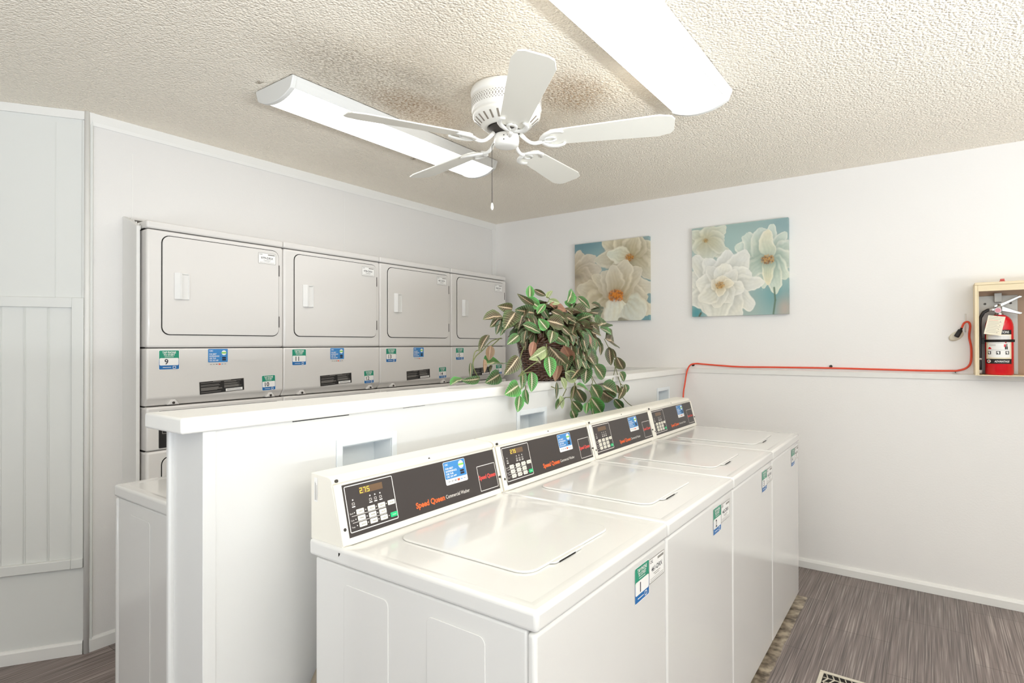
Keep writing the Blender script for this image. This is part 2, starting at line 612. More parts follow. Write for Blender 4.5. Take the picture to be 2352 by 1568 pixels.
struct('baseboard_left', b, M_TRIM, 'white baseboard of the slanting wall')
b = B(); b.prism([(XL, 0), (XL + .013, 0), (XL + .013, .052), (XL + .007, .062), (XL, .064)], 'y', .975, 1.107, bev=.001)
struct('baseboard_left_2', b, M_TRIM, 'short white baseboard beside the dryers')
b = B(); b.prism([(YL, 0), (YL - .016, 0), (YL - .016, .040), (YL - .010, .052), (YL, .057)], 'x', -1.38, XR, bev=.001)
struct('baseboard_back', b, M_TRIM, 'white baseboard of the back wall')

# walls behind the camera, with the doorway and the window the daylight comes in by
b = B()
b.box(-5.3, -1.5, YF - .1, YF, 0, CEIL)
b.box(1.9, XR, YF - .1, YF, 0, CEIL)
b.box(-1.5, 1.9, YF - .1, YF, 2.2, CEIL)
struct('wall_front', b, M_WALL, 'white wall with a wide doorway behind the camera')
b = B()
b.box(XR, XR + .1, YF - .1, -1.4, 0, CEIL)
b.box(XR, XR + .1, 2.0, 4.1, 0, CEIL)
b.box(XR, XR + .1, -1.4, 2.0, 0, .75)
b.box(XR, XR + .1, -1.4, 2.0, 2.15, CEIL)
struct('wall_right', b, M_WALL, 'white wall with a window at the right')

# ------------------------------------------------------------------ half wall and its board
HX0, HX1, HY0, HZ = -1.545, -1.385, .665, 1.1785
HOLES = [(1.060, 1.250), (1.952, 2.140), (2.690, 2.868), (3.462, 3.632)]
HZ0, HZ1 = .90, 1.088
b = B()
b.box(HX0, HX1 - .09, HY0, YL, 0, HZ)
b.box(HX1 - .09, HX1, HY0, YL, 0, HZ0)
b.box(HX1 - .09, HX1, HY0, YL, HZ1, HZ)
ys = [HY0] + [v for h in HOLES for v in h] + [YL]
for i in range(0, len(ys), 2):
    b.box(HX1 - .09, HX1, ys[i], ys[i + 1], HZ0, HZ1)
struct('wall_partition', b, M_HALF, 'white half height partition wall between the machines')
b = B()
b.box(HX1, HX1 + .0022, HY0 - .001, HY0 + .030, 0, HZ, bev=.001, seg=2)
b.box(HX0 - .004, HX0 + .014, HY0 - .012, HY0 + .004, 0, HZ, bev=.006, seg=4)
struct('trim_9', b, M_HALF, 'corner strips at the near end of the partition')
b = B()
b.box(-1.568, -1.374, .612, YL - .001, HZ, 1.2165, bev=.006, seg=4)
struct('trim_10', b, M_CAP, 'thick white board capping the partition')
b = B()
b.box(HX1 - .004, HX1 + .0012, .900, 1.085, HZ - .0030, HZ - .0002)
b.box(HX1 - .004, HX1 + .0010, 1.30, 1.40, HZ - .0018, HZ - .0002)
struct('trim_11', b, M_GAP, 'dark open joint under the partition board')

for (h0, h1), lab in zip(HOLES, ('white recessed hose box nearest the camera, behind the first washer',
                                 'white recessed hose box below the hanging leaves at the left of the plant basket',
                                 'recessed hose box partly hidden by leaves under the right of the basket',
                                 'white recessed hose box farthest away, near the orange cord')):
    t = thing('laundry_outlet_box', lab, 'outlet box', (HX1, (h0 + h1) / 2, HZ0), 0, 'recessed hose boxes in the partition')
    hw, hh = (h1 - h0) / 2, HZ1 - HZ0
    fw = .020
    X = plane_xf((0.0, 0, 0), (0, 1, 0), (0, 0, 1))
    f = B(X)
    e = .0005
    f.box(-hw - fw, -hw + e, -fw, hh + fw, .0003, .005, bev=.0015)
    f.box(hw - e, hw + fw, -fw, hh + fw, .0003, .005, bev=.0015)
    f.box(-hw + e, hw - e, hh - e, hh + fw, .0003, .005, bev=.0015)
    f.box(-hw + e, hw - e, -fw, e, .0003, .005, bev=.0015)
    f.build('flange', M_PLASTIC_B, t)
    s = B(X)
    th = .003
    d = -.082
    s.box(-hw + th, hw - th, th, hh - th, d, d + th)
    s.box(-hw + .0006, -hw + th, .0006, hh - .0006, d, -.0004)
    s.box(hw - th, hw - .0006, .0006, hh - .0006, d, -.0004)
    s.box(-hw + th, hw - th, hh - th, hh - .0006, d, -.0004)
    s.box(-hw + th, hw - th, .0006, th, d, -.0004)
    s.build('recess', M_PLASTIC_B, t)


# ------------------------------------------------------------------ stickers
def tap_sticker(parent, o, U, V, wd, ht, number, tilt=0.0):
    """green and blue numbered sticker; the square code in it is left blank"""
    X = plane_xf(o, U, V) @ Matrix.Rotation(tilt, 4, 'Z')
    s = B(X)
    r = wd * .05
    s.quad(-wd * .02, wd * 1.02, -ht * .02, ht * 1.02, .0003, 2, r=r)
    s.quad(0, wd, ht * .55, ht, .0006, 0, r=r)
    s.quad(0, wd, 0, ht * .3, .0006, 1, r=r)
    s.quad(0, wd, ht * .2, ht * .62, .0008, 1)
    s.quad(0, wd, ht * .5, ht * .64, .0009, 0)
    s.quad(wd * .02, wd * .98, ht * .21, ht * .60, .0010, 2, r=wd * .06)
    s.text('TAP PHONE', ht * .150, wd * .5, ht * .845, .0010, 2, align='CENTER', bold=.02, wid=wd * .68)
    s.text('TO START', ht * .150, wd * .5, ht * .715, .0010, 2, align='CENTER', bold=.02, wid=wd * .56)
    s.quad(wd * .27, wd * .72, ht * .655, ht * .672, .0011, 2)
    s.text(number, ht * .40, wd * .36, ht * .265, .0013, 3, align='CENTER', bold=.015)
    s.quad(wd * .18, wd * .60, ht * .09, ht * .115, .0010, 2)
    s.frame(wd * .68, wd * .84, ht * .03, ht * .17, wd * .025, .0010, 2)
    return s.build('number_sticker', [M_TEAL, M_DBLUE, M_WHITE, M_DARKTXT], parent)


def app_sticker(parent, o, U, V, wd, ht, strip=True, tilt=0.0):
    X = plane_xf(o, U, V) @ Matrix.Rotation(tilt, 4, 'Z')
    s = B(X)
    r = wd * .05
    if strip:
        s.quad(-wd * .015, wd * 1.015, -ht * .02, ht * 1.02, .0003, 1, r=r)
    y0 = ht * .24
    s.quad(0, wd, y0, ht, .0006, 0, r=r * .6)
    H = ht - y0
    s.text('CSC', H * .15, wd * .06, y0 + H * .80, .0009, 1, bold=.02)
    for i, t_ in enumerate(('FOR BEST', 'EXPERIENCE', 'USE THE', 'CSC GO APP')):
        s.text(t_, H * .145, wd * .06, y0 + H * (.56 - .16 * i), .0009, 1, bold=.02, wid=wd * (.36, .50, .33, .46)[i])
    c = [(wd * .80 + wd * .125 * math.cos(a), y0 + H * .70 + wd * .125 * math.sin(a), .0009) for a in [2 * PI * k / 20 for k in range(20)]]
    s.poly(c, 1)
    s.quad(wd * .675, wd * .925, y0 + H * .64, y0 + H * .76, .0011, 2)
    s.quad(wd * .71, wd * .90, y0 + H * .26, y0 + H * .38, .0009, 3, r=wd * .015)
    s.quad(wd * .71, wd * .90, y0 + H * .11, y0 + H * .23, .0009, 3, r=wd * .015)
    for i, mi in enumerate((5, 5, 3, 4, 0, 5)):
        u = wd * (.14 + .145 * i)
        if mi == 4:
            for du, k in ((-.02, 4), (.025, 6)):
                s.poly([(u + wd * du + wd * .035 * math.cos(a), ht * .12 + wd * .035 * math.sin(a), .0008 + .0002 * (du > 0)) for a in [2 * PI * q / 12 for q in range(12)]], k)
        else:
            s.quad(u - wd * .045, u + wd * .045, ht * .105, ht * .135, .0008, mi)
    return s.build('app_sticker', [M_BLUE, M_WHITE, M_LIME, M_DARKTXT, M_RED, M_GREYTXT, M_ORANGE], parent)


def id_sticker(parent, o, U, V, wd, ht, code, tilt=0.0):
    X = plane_xf(o, U, V) @ Matrix.Rotation(tilt, 4, 'Z')
    s = B(X)
    s.quad(0, wd, 0, ht, .0004, 0, r=wd * .03)
    s.frame(0, wd, 0, ht, wd * .018, .0007, 2, r=wd * .03)
    s.text('CSC', ht * .17, wd * .06, ht * .80, .0007, 1, bold=.01)
    s.quad(wd * .55, wd * .94, ht * .80, ht * .90, .0007, 2)
    s.text(code, ht * .27, wd * .5, ht * .44, .0007, 1, align='CENTER', bold=.012, wid=wd * .70)
    s.quad(wd * .28, wd * .72, ht * .32, ht * .345, .0007, 2)
    s.quad(wd * .35, wd * .65, ht * .25, ht * .275, .0007, 2)
    s.quad(wd * .08, wd * .92, ht * .15, ht * .165, .0007, 2)
    s.quad(wd * .08, wd * .92, ht * .08, ht * .095, .0007, 2)
    return s.build('id_sticker', [M_WHITE, M_DARKTXT, M_GREYTXT], parent)


def instruction_plate(parent, o, U, V, wd, ht, tilt=0.0):
    X = plane_xf(o, U, V) @ Matrix.Rotation(tilt, 4, 'Z')
    s = B(X)
    s.quad(0, wd, 0, ht, .0004, 0)
    s.frame(0, wd, 0, ht, ht * .02, .0006, 1)
    rnd = random.Random(3)
    for x0, x1, rows in ((.03, .50, (.86, .70, .62, .48, .43, .38, .33, .28, .12)), (.54, .96, (.86, .80, .68, .62, .52, .47, .42, .37))):
        for v in rows:
            s.quad(wd * x0, wd * (x1 - rnd.random() * .14), ht * v, ht * (v + .028), .0006, 1)
    s.quad(wd * .30, wd * .70, ht * .93, ht * .965, .0006, 1)
    s.quad(wd * .57, wd * .96, ht * .06, ht * .27, .0006, 2)
    for v in (.11, .19):
        s.quad(wd * .60, wd * .92, ht * v, ht * (v + .03), .0008, 1)
    return s.build('instruction_plate', [M_RUBBER, M_GREYTXT, M_WHITE], parent)


# ------------------------------------------------------------------ stacked dryers
XDR, YD0, WD = -2.882, 1.132, .6855


def make_dryer(i, label, data):
    t = thing('stacked_dryer', label, 'dryer', (XDR, YD0 + WD * (i + .5), 0), 0, 'row of stacked dryers')
    hw = WD / 2 - .0012
    dp = -.62
    b = B()
    b.box(dp + .01, -.034, -hw + .004, hw - .004, .02, 1.94)
    b.build('inner_shell', M_GAP, t)
    b = B()
    b.box(dp, 0, -hw, hw, 1.9215, 1.9565, bev=.009, seg=4)
    b.build('top_cap', M_ENAMEL_D, t)
    b = B()
    b.box(dp, 0, -hw, hw, 1.3725, 1.9180, bev=.012, seg=4)
    b.build('upper_cabinet', M_ENAMEL_D, t)
    b = B()
    b.prism([(dp, 1.1015), (-.030, 1.1015), (0, 1.138), (0, 1.3690), (dp, 1.3690)], 'y', -hw, hw, bev=.008, seg=3)
    cp = b.build('control_cover', M_ENAMEL_D, t)
    for yy in (-.225, .268):
        s = B()
        s.prism([(yy - .028, 1.104), (yy + .028, 1.104), (yy + .010, 1.128), (yy - .010, 1.128)], 'x', -.024, -.002, bev=.003)
        s.tube([(-.002, yy, 1.113), (.0015, yy, 1.113)], .006, 10, mi=1)
        s.build('mounting_tab', [M_ENAMEL_D, M_SCREW], cp)
    b = B()
    b.box(dp, 0, -hw, hw, .8985, 1.0985, bev=.009, seg=4)
    b.build('lower_control_cover', M_ENAMEL_D, t)
    b = B()
    b.box(dp, 0, -hw, hw, .03, .8955, bev=.012, seg=4)
    b.build('lower_cabinet', M_ENAMEL_D, t)
    X = plane_xf((0, 0, 0), (0, 1, 0), (0, 0, 1))
    q = B(X)
    q.quad(-.290, .305, .907, 1.079, .0008, 0, r=.004)
    q.frame(-.276, .29, .972, 1.060, .003, .0012, 1)
    q.build('lower_panel', [M_RUBBER, M_GREYTXT], t)
    for z0, z1, nm in ((1.4345, 1.8935, 'door'), (.36, .862, 'door')):
        y0, y1 = -.2765, .3105
        s = B(X)
        s.quad(y0 - .0036, y1 + .0036, z0 - .0036, z1 + .0036, .0006, 0, r=.036)
        s.build('door_seam', M_GAP, t)
        s = B()
        s.prism(rrect(y0, y1, z0, z1, .034), 'x', .0009, .0065, bev=.0018, seg=2)
        d = s.build(nm, M_ENAMEL_D, t)
        for zz in (z1 - .105, z0 + .075):
            s = B()
            s.box(.0005, .0075, y1 + .0005, y1 + .0045, zz - .03, zz + .03, bev=.001, seg=1)
            s.build('hinge', M_SCREW, d)
        # pull: a raised plate with a scooped pocket in its right half
        h0, h1, v0, v1 = y0 + .050, y0 + .118, z0 + .166, z0 + .292
        s = B()
        ox = .0065
        s.prism([(ox, h0), (ox + .003, h0), (ox + .016, h0 + .020), (ox + .016, h0 + .030), (ox + .002, h0 + .036), (ox, h0 + .036)], 'z', v0, v1, bev=.002, seg=2)
        s.box(ox, ox + .007, h1 - .006, h1, v0, v1, bev=.002)
        s.box(ox, ox + .009, h0 + .030, h1 - .004, v1 - .008, v1, bev=.003)
        s.box(ox, ox + .007, h0 + .030, h1 - .004, v0, v0 + .007, bev=.002)
        s.prism([(ox, h0 + .032), (ox + .002, h0 + .032), (ox + .004, h1 - .005), (ox, h1 - .005)], 'z', v0 + .006, v1 - .007)
        s.build('handle', M_ENAMEL, d)
    U, V = (0, 1, 0), (0, 0, 1)
    o = -.343
    x = .0004
    nA, nB, code = data
    tap_sticker(t, (x, o + .054, 1.271), U, V, .087, .088, nA)
    if i < 3:
        app_sticker(t, (x, o + (.277, .306, .300)[i], 1.278), U, V, .098, .087, strip=False)
    instruction_plate(t, (x, o + .237, 1.1415 if i < 3 else 1.136), U, V, .225, .062, .045)
    tap_sticker(t, (x, o + (.562, .560, .556, .548)[i], 1.141), U, V, .075, .078, nB, .03)
    id_sticker(t, (.0068, o + (.535, .535, .528, .523)[i], 1.818), U, V, .100, .058, code)
    return t


make_dryer(0, 'nearest stacked dryer, at the left, bearing stickers 9 and 10', ('9', '10', '979-DRX'))
make_dryer(1, 'second stacked dryer from the left, bearing stickers 11 and 12', ('11', '12', '978-DRX'))
make_dryer(2, 'third stacked dryer from the left, bearing stickers 13 and 14', ('13', '14', '467-DRX'))
make_dryer(3, 'farthest stacked dryer in the corner, with sticker 15, partly behind the plant', ('15', '16', '468-DRX'))

# ------------------------------------------------------------------ washers
XW, YW0, WW, ZW = -.5787, .8685, .6463, .8957
PV = Vector((-.0356, 0, .1370)).normalized()     # up the slope of the console face


def make_washer(label, loc, rotz, number, code, lit, app=True, stk=(.436, .524)):
    t = thing('washing_machine', label, 'washing machine', loc, rotz, 'top loading washers along the partition')
    hw = WW / 2 - .0015
    b = B()
    b.box(-.325, .319, -hw + .006, hw - .006, .03, .853, bev=.006)
    for sg in (-1, 1):
        for x0, x1 in ((-.211, -.056), (.063, .221)):
            y0 = sg * (hw - .006)
            y1 = sg * (hw - .0035)
            b.prism([(x, z) for x, z in rrect(x0, x1, .10, .812, .016)], 'y', min(y0, y1), max(y0, y1), bev=.0014, seg=2)
    b.build('cabinet', M_ENAMEL, t)
    b = B(); b.box(.3205, .340, -hw + .002, hw - .002, .03, .8525, bev=.008, seg=4)
    b.build('front_panel', M_ENAMEL, t)
    for sx in (-.27, .28):
        for sy in (-.27, .27):
            b = B()
            b.lathe([(.02, 0), (.02, .012), (.012, .014), (.012, .035)], 12, (sx, sy, 0))
            b.build('foot', M_RUBBER, t)
    # deck, a little dished inside its rim
    bm = bmesh.new()
    vs = [bm.verts.new((x, y, z)) for x in (-.345, .345) for y in (-hw, hw) for z in (.8545, ZW)]
    for q in ((0, 1, 3, 2), (4, 6, 7, 5), (0, 4, 5, 1), (2, 3, 7, 6), (0, 2, 6, 4), (1, 5, 7, 3)):
        bm.faces.new([vs[k] for k in q])
    r = bmesh.ops.bevel(bm, geom=list(bm.edges), offset=.009, segments=4, profile=.5, affect='EDGES')
    for f in r['faces']:
        f.smooth = True
    top = max((f for f in bm.faces if f.normal.z > .99), key=lambda f: f.calc_area())
    bmesh.ops.inset_region(bm, faces=[top], thickness=.016)
    r = bmesh.ops.inset_region(bm, faces=[top], thickness=.022, depth=-.0035)
    for f in r['faces']:
        f.smooth = True
    b = B(); b.from_bm(bm)
    b.build('deck', M_ENAMEL, t)
    b = B()
    zt = ZW - .0033
    b.prism(rrect(-.168, .236, -.190, .200, .040, 6), 'z', zt, zt + .0055, bev=.0036, seg=4)
    lid = b.build('lid', M_ENAMEL, t)
    b = B()
    b.prism([(.236, -.108), (.248, -.098), (.248, .018), (.236, .028)], 'z', zt + .001, zt + .0050, bev=.002, seg=2)
    b.add([(.2486, -.085, zt + .0004), (.2486, -.012, zt + .0004), (.2486, -.012, zt + .0042), (.2486, -.085, zt + .0042)], [(0, 1, 2, 3)], 1)
    b.build('lid_grip', [M_ENAMEL, M_GAP], lid)
    # console
    cw = .3195
    sh = .004
    prof = [(-.344, ZW - .002), (-.344, 1.060), (-.276, 1.0575), (-.266, 1.0545), (-.260, 1.049), (-.2585, 1.043),
            (-.2615, 1.037), (-.2580, 1.031), (-.2190, .8975), (-.2190, ZW - .002)]
    b = B()
    b.prism(prof, 'y', -cw + sh, cw + sh, bev=.0025, seg=2)
    FO = Vector((-.2190, sh, .8945))
    X = plane_xf(FO, (0, 1, 0), PV)
    b.box(-cw, -.297, .002, .150, -.004, .006, bev=.004, xf=X)
    b.box(.3115, cw, .002, .150, -.004, .006, bev=.004, xf=X)
    con = b.build('console', M_BISQUE, t)
    for u, v, n in ((-.3085, .158, .004), (-.3085, .040, .006), (.0196, .160, -.002), (.3155, .052, .006)):
        s = B(X)
        s.tube([(u, v, n - .004), (u, v, n + .0008)], .0042, 10)
        s.build('screw', M_SCREW, con)
    if app:
        s = B(plane_xf((-.330, -cw + sh - .0004, 1.020), (1, 0, 0), (0, 0, 1)))
        s.quad(0, .014, -.030, .030, .0002, 0)
        for u in (.003, .006, .010):
            s.quad(u, u + .0012, -.026, .022 - u, .0004, 1)
        s.build('rating_label', [M_WHITE, M_GREYTXT], con)
    q = B(X)
    n0 = .0012
    U0 = -.006
    q.box(-.2955, .3100, .0165, .1445, -.002, n0, 0)
    k = n0 + .0004
    q.frame(-.2905, -.1335, .0265, .1400, .0022, k, 1, r=.004)
    q.frame(.2130, .3045, .0245, .1030, .0018, k, 1, r=.003)
    q.text('Speed Queen', .0185, .2165, .0600, k, 3, bold=.028, wid=.083)
    q.text('Speed Queen', .0215, -.0660, .0350, k, 2, bold=.030, wid=.116)
    q.text('Commercial Washer', .0150, .0555, .0362, k, 1, wid=.106)
    # display
    q.quad(-.2463, -.1700, .1130, .1300, k, 4)
    # indicator marks
    for u in (-.2152, -.1992, -.1820, -.2697):
        v = .1035
        q.quad(u - .0018, u + .0018, v - .0018, v + .0018, k, 1)
        q.frame(u - .0040, u + .0040, v - .0125, v - .0065, .001, k, 1)
        q.quad(u - .0050, u + .0050, v - .0180, v - .0152, k, 1)
    for v in (.0650, .0487):
        q.quad(-.2800, -.1700, v - .0005, v + .0005, k, 1)
    for v, t_ in ((.0700, 'Soil'), (.0535, 'Cycle'), (.0372, 'Temp')):
        q.text(t_, .0052, -.2845, v, k, 1, wid=.0100)
    for v, us in ((.0726, (-.2705, -.2350, -.2005, -.1670)), (.0562, (-.2690, -.2340, -.1995)), (.0405, (-.2675, -.2330, -.1988, -.1640))):
        for u in us:
            q.quad(u - .0013, u + .0013, v - .0013, v + .0013, k, 1)
    pan = q.build('control_panel', [M_BLACK, M_KEYLINE, M_ORANGE, M_RED, M_AMBER], con)
    if lit:
        d = B(X)
        for i, ch in enumerate(('2', '7', '5')):
            seven_seg(d, -.2445 + .0115 * i, .1150, .0075, .0132, ch, k + .0004)
        d.quad(-.2362, -.2350, .1150, .1162, k + .0004, 0)
        d.build('display_digits', M_DIGIT, con)
    rows = ((.0726, (-.2528, -.2172, -.1834, -.1502), ('LIGHT', 'MEDIUM', 'HEAVY', 'PRE WASH')),
            (.0564, (-.2514, -.2163, -.1824), ('NORMAL', 'PERM PRESS', 'DELICATE')),
            (.0405, (-.2497, -.2154, -.1816, -.1474), ('HOT', 'WARM', 'COLD', 'START')))
    for v, us, names in rows:
        for u, nm in zip(us, names):
            s = B(X)
            s.prism(rrect(u - .0118, u + .0118, v - .0060, v + .0060, .0018, 3), 'z', k, k + .0010)
            s.text(nm, .0042, u + .001, v - .0018, k + .0013, 1, align='CENTER', wid=.013)
            s.build('start_key' if nm == 'START' else 'key', [M_GREEN if nm == 'START' else M_KEY, M_KEYLINE if nm == 'START' else M_DARKTXT], con)
    fx = .3404
    if app:
        app_sticker(con, X @ Vector((.0672, .0733, n0 + .0003)), (0, 1, 0), PV, .0955, .0655)
        tap_sticker(t, (fx, -WW / 2 + stk[0], .7485), (0, 1, 0), (0, 0, 1), .085, .0855, number)
        id_sticker(t, (fx, -WW / 2 + stk[1] + .0015, .768), (0, 1, 0), (0, 0, 1), .103, .063, code)
    return t


def seven_seg(d, u, v, wd, ht, ch, n):
    t_ = .0014
    S = {'2': 'abged', '7': 'abc', '5': 'afgcd'}[ch]
    seg = {'a': (u, u + wd, v + ht - t_, v + ht), 'd': (u, u + wd, v, v + t_), 'g': (u, u + wd, v + ht / 2 - t_ / 2, v + ht / 2 + t_ / 2),
           'f': (u, u + t_, v + ht / 2, v + ht), 'b': (u + wd - t_, u + wd, v + ht / 2, v + ht),
           'e': (u, u + t_, v, v + ht / 2), 'c': (u + wd - t_, u + wd, v, v + ht / 2)}
    for c in S:
        d.quad(*seg[c], n, 0)


WLAB = ('nearest white washer in the front row, with sticker 1 on its front',
        'second white washer of the front row, with sticker 2 and a lit display',
        'third white washer of the front row, with sticker 3 and a blank display',
        'farthest white washer of the front row, with sticker 4, by the back wall')
for i in range(4):
    tw = make_washer(WLAB[i], (XW - .345, YW0 + WW * (i + .5), 0), 0, str(i + 1), ('461-DRX', '462-DRX', '465-DRX', '466-DRX')[i], i < 2,
                     stk=((.438, .523), (.416, .502), (.452, .538), (.446, .533))[i])
    if i == 0:
        c = B()
        c.poly([(-.226, -WW / 2 + .0012, .884), (-.219, -WW / 2 + .0012, .884), (-.221, -WW / 2 + .0012, .879), (-.226, -WW / 2 + .0012, .874)])
        c.build('paint_chip', M_GAP, tw)
make_washer('white washer behind the partition at the left, facing the dryers', (-1.970, .805 + WW / 2, 0), PI, '', '', False, app=False)


# ------------------------------------------------------------------ ceiling lights
def ceiling_light(label, x0, x1, y0, y1):
    cx, cy = (x0 + x1) / 2, (y0 + y1) / 2
    t = thing('ceiling_light', label, 'ceiling light', (cx, cy, CEIL), 0, 'long wraparound ceiling lights')
    hw, hl = (x1 - x0) / 2, (y1 - y0) / 2
    cap = .020
    lw = hw - .020
    b = B()
    b.prism([(-hw, -.0025), (hw, -.0025), (hw, -.010), (hw - .006, -.020), (lw + .001, -.046), (-lw - .001, -.046), (-hw + .006, -.020), (-hw, -.010)],
            'y', -hl + cap, hl - cap, bev=.002)
    b.build('housing', M_FIX, t)
    b = B()
    b.box(-hw + .004, hw - .004, -hl + .004, hl - .004, -.003, 0)
    b.build('ceiling_gap', M_SCREW, t)

    def under(k, grow=0.0, w_=lw):
        return [(w_ * (-1 + 2 * j / k), -.0455 - grow - .030 * (1 - abs(-1 + 2 * j / k) ** 2.2)) for j in range(k + 1)]
    b = B()
    b.prism(under(18)[::-1] + [(-lw + .004, -.043), (lw - .004, -.043)], 'y', -hl + cap, hl - cap, smooth=True)
    b.build('lens', M_LENS, t)
    for sg in (-1, 1):
        b = B()
        y = sorted((sg * (hl - cap - .001), sg * hl))
        b.prism([(-hw - .001, -.0025), (-hw - .001, -.012), (-hw + .004, -.024)] + under(16, .0035, lw + .006) + [(hw - .004, -.024), (hw + .001, -.012), (hw + .001, -.0025)], 'y', y[0], y[1], bev=.003, seg=2)
        b.build('end_cap', M_FIX, t)
    return t


ceiling_light('long lit ceiling light farther from the camera, left of the fan', -2.262, -2.000, 1.300, 2.610)
ceiling_light('large lit ceiling light nearest the camera, cut by the top edge', -.920, -.655, 1.110, 2.452)

for lab, x, y, k in (('small dark cobweb tuft on the ceiling at the near end of the far light', -2.175, 1.272, 5),
                     ('tiny dark speck on the ceiling between the far light and the dryers', -2.36, 2.30, 3)):
    b = B()
    rq = random.Random(k)
    for j in range(k):
        a = rq.uniform(0, 2 * PI)
        b.tube([(0, 0, -.001), (.009 * math.cos(a), .009 * math.sin(a), -.004), (.020 * math.cos(a + .4), .020 * math.sin(a + .4), -.002)], .0011, 5)
    tag(b.build('cobweb', M_TAN, loc=(x, y, CEIL)), lab, 'cobweb')

# ------------------------------------------------------------------ ceiling fan
FX, FY = -1.418, 1.912
fan = thing('ceiling_fan', 'white five bladed ceiling fan mounted close to the ceiling', 'ceiling fan', (FX, FY, CEIL))
b = B()
b.lathe([(.02, -.0), (.132, -.0), (.146, -.006), (.149, -.020), (.147, -.034), (.143, -.038), (.146, -.044), (.146, -.090), (.142, -.097), (.138, -.102),
         (.142, -.108), (.140, -.118), (.136, -.123), (.094, -.160), (.086, -.162), (.080, -.160), (.076, -.150), (.02, -.148)], 64)
for j in range(72):
    a = 2 * PI * j / 72
    for k, (z, h, dw) in enumerate(((-.054, .0018, .0018), (-.060, .0018, .0018), (-.069, .0050, .0016), (-.078, .0018, .0018), (-.084, .0018, .0018))):
        aa = a + (PI / 72 if k in (1, 3) else 0)
        c, s_ = math.cos(aa), math.sin(aa)
        rr = .1466
        b.add([(rr * c - q * dw * s_, rr * s_ + q * dw * c, z + e * h) for q, e in ((-1, -1), (1, -1), (1, 1), (-1, 1))], [(0, 1, 2, 3)], 1)
for j in range(26):
    a = 2 * PI * j / 26
    c, s_ = math.cos(a), math.sin(a)
    pts = []
    for r_, z, q in ((.1325, -.1268, -1), (.1325, -.1268, 1), (.1060, -.1502, 1), (.1060, -.1502, -1)):
        pts.append((r_ * c - q * .0042 * s_, r_ * s_ + q * .0042 * c, z))
    b.add(pts, [(0, 1, 2, 3)], 1)
b.build('motor_housing', [M_FAN, M_SLOT], fan)
b = B()
b.lathe([(.02, -.150), (.074, -.150), (.074, -.166), (.060, -.172), (.060, -.186), (.02, -.188)], 32)
b.build('rotor', M_SCREW, fan)
b = B()
b.lathe([(.020, -.186), (.050, -.188), (.053, -.192), (.053, -.218), (.051, -.223), (.051, -.228), (.046, -.235), (.030, -.239), (.006, -.240)], 40)
b.build('switch_housing', M_FAN, fan)
for k in range(4):
    b = B()
    a = math.radians(-65 + 16 * (k % 2))
    z = -.205 if k < 2 else -.222
    if k == 3:
        continue
    c = Vector((math.cos(a), math.sin(a), 0))
    b.tube([c * .0525 + Vector((0, 0, z)), c * .0545 + Vector((0, 0, z))], .0025, 8)
    b.build('screw', M_SCREW, fan)
TIPS = [(-1.700, 1.317, 2.213), (-.925, 1.398, 2.232), (-.800, 2.179, 2.238), (-1.479, 2.543, 2.218), (-2.035, 2.011, 2.205)]
for tx, ty, tz in TIPS:
    dx, dy = tx - FX, ty - FY
    R_ = math.hypot(dx, dy)
    ang = math.atan2(dy, dx)
    droop = math.atan2(tz - 2.222, R_)
    rt = Matrix.Rotation(ang, 4, 'Z') @ Matrix.Translation((0, 0, 2.222 - CEIL)) @ Matrix.Rotation(-droop, 4, 'Y') @ Matrix.Rotation(math.radians(-12), 4, 'X')
    o2 = [(.190, -.052), (.168, -.034), (.168, .034), (.190, .052), (R_ - .060, .072), (R_ - .012, .058), (R_, .036), (R_, -.036), (R_ - .012, -.058), (R_ - .060, -.072)]
    b = B(rt)
    b.prism(o2, 'z', .0, .0055, bev=.0015, seg=2)
    bl = b.build('blade', M_BLADE, fan)
    ri = Matrix.Rotation(ang, 4, 'Z') @ Matrix.Translation((0, 0, 2.222 - CEIL))
    b = B()
    # arm from the rotor, then a scrolled fork under the blade root
    arm = []
    for j in range(9):
        s_ = j / 8
        x = .060 + .090 * s_
        z = .030 * (1 - s_) ** 2 - .016 * math.sin(PI * min(1, s_ * 1.0)) * .9 - .006 * s_
        arm.append((x, 0, z))
    b.tube(arm, [.0095 - .002 * math.sin(PI * j / 8) for j in range(9)], 10, xf=ri)
    for sg in (-1, 1):
        fork = [(.146, 0, -.007), (.154, sg * .020, -.008), (.168, sg * .038, -.008), (.188, sg * .050, -.007), (.212, sg * .054, -.006), (.232, sg * .048, -.005), (.240, sg * .036, -.005)]
        b.tube(fork, [.010, .0115, .011, .0105, .010, .009, .006], 10, xf=rt, flat=.6)
        inner = [(.150, 0, -.008), (.164, sg * .010, -.008), (.180, sg * .016, -.007), (.196, sg * .014, -.006), (.206, sg * .003, -.006)]
        b.tube(inner, [.008, .007, .007, .007, .006], 8, xf=rt, flat=.6)
    b.build('blade_iron', M_FAN, bl)
ch = B()
cx, cy = -.046, -.030
ch.tube([(cx + .006, cy + .004, -.215), (cx - .004, cy - .004, -.232), (cx - .004, cy - .004, -.470)], .0013, 6)
chain = ch.build('pull_chain', M_SCREW, fan)
ch = B()
ch.lathe([(.0015, 0), (.0045, -.003), (.0065, -.016), (.0062, -.024), (.003, -.030), (.001, -.031)], 12, (cx - .004, cy - .004, -.468))
ch.build('pull_knob', M_FAN, chain)


# ------------------------------------------------------------------ pictures on the back wall
def col_lin(h):
    return np.array(lin(h)[:3])


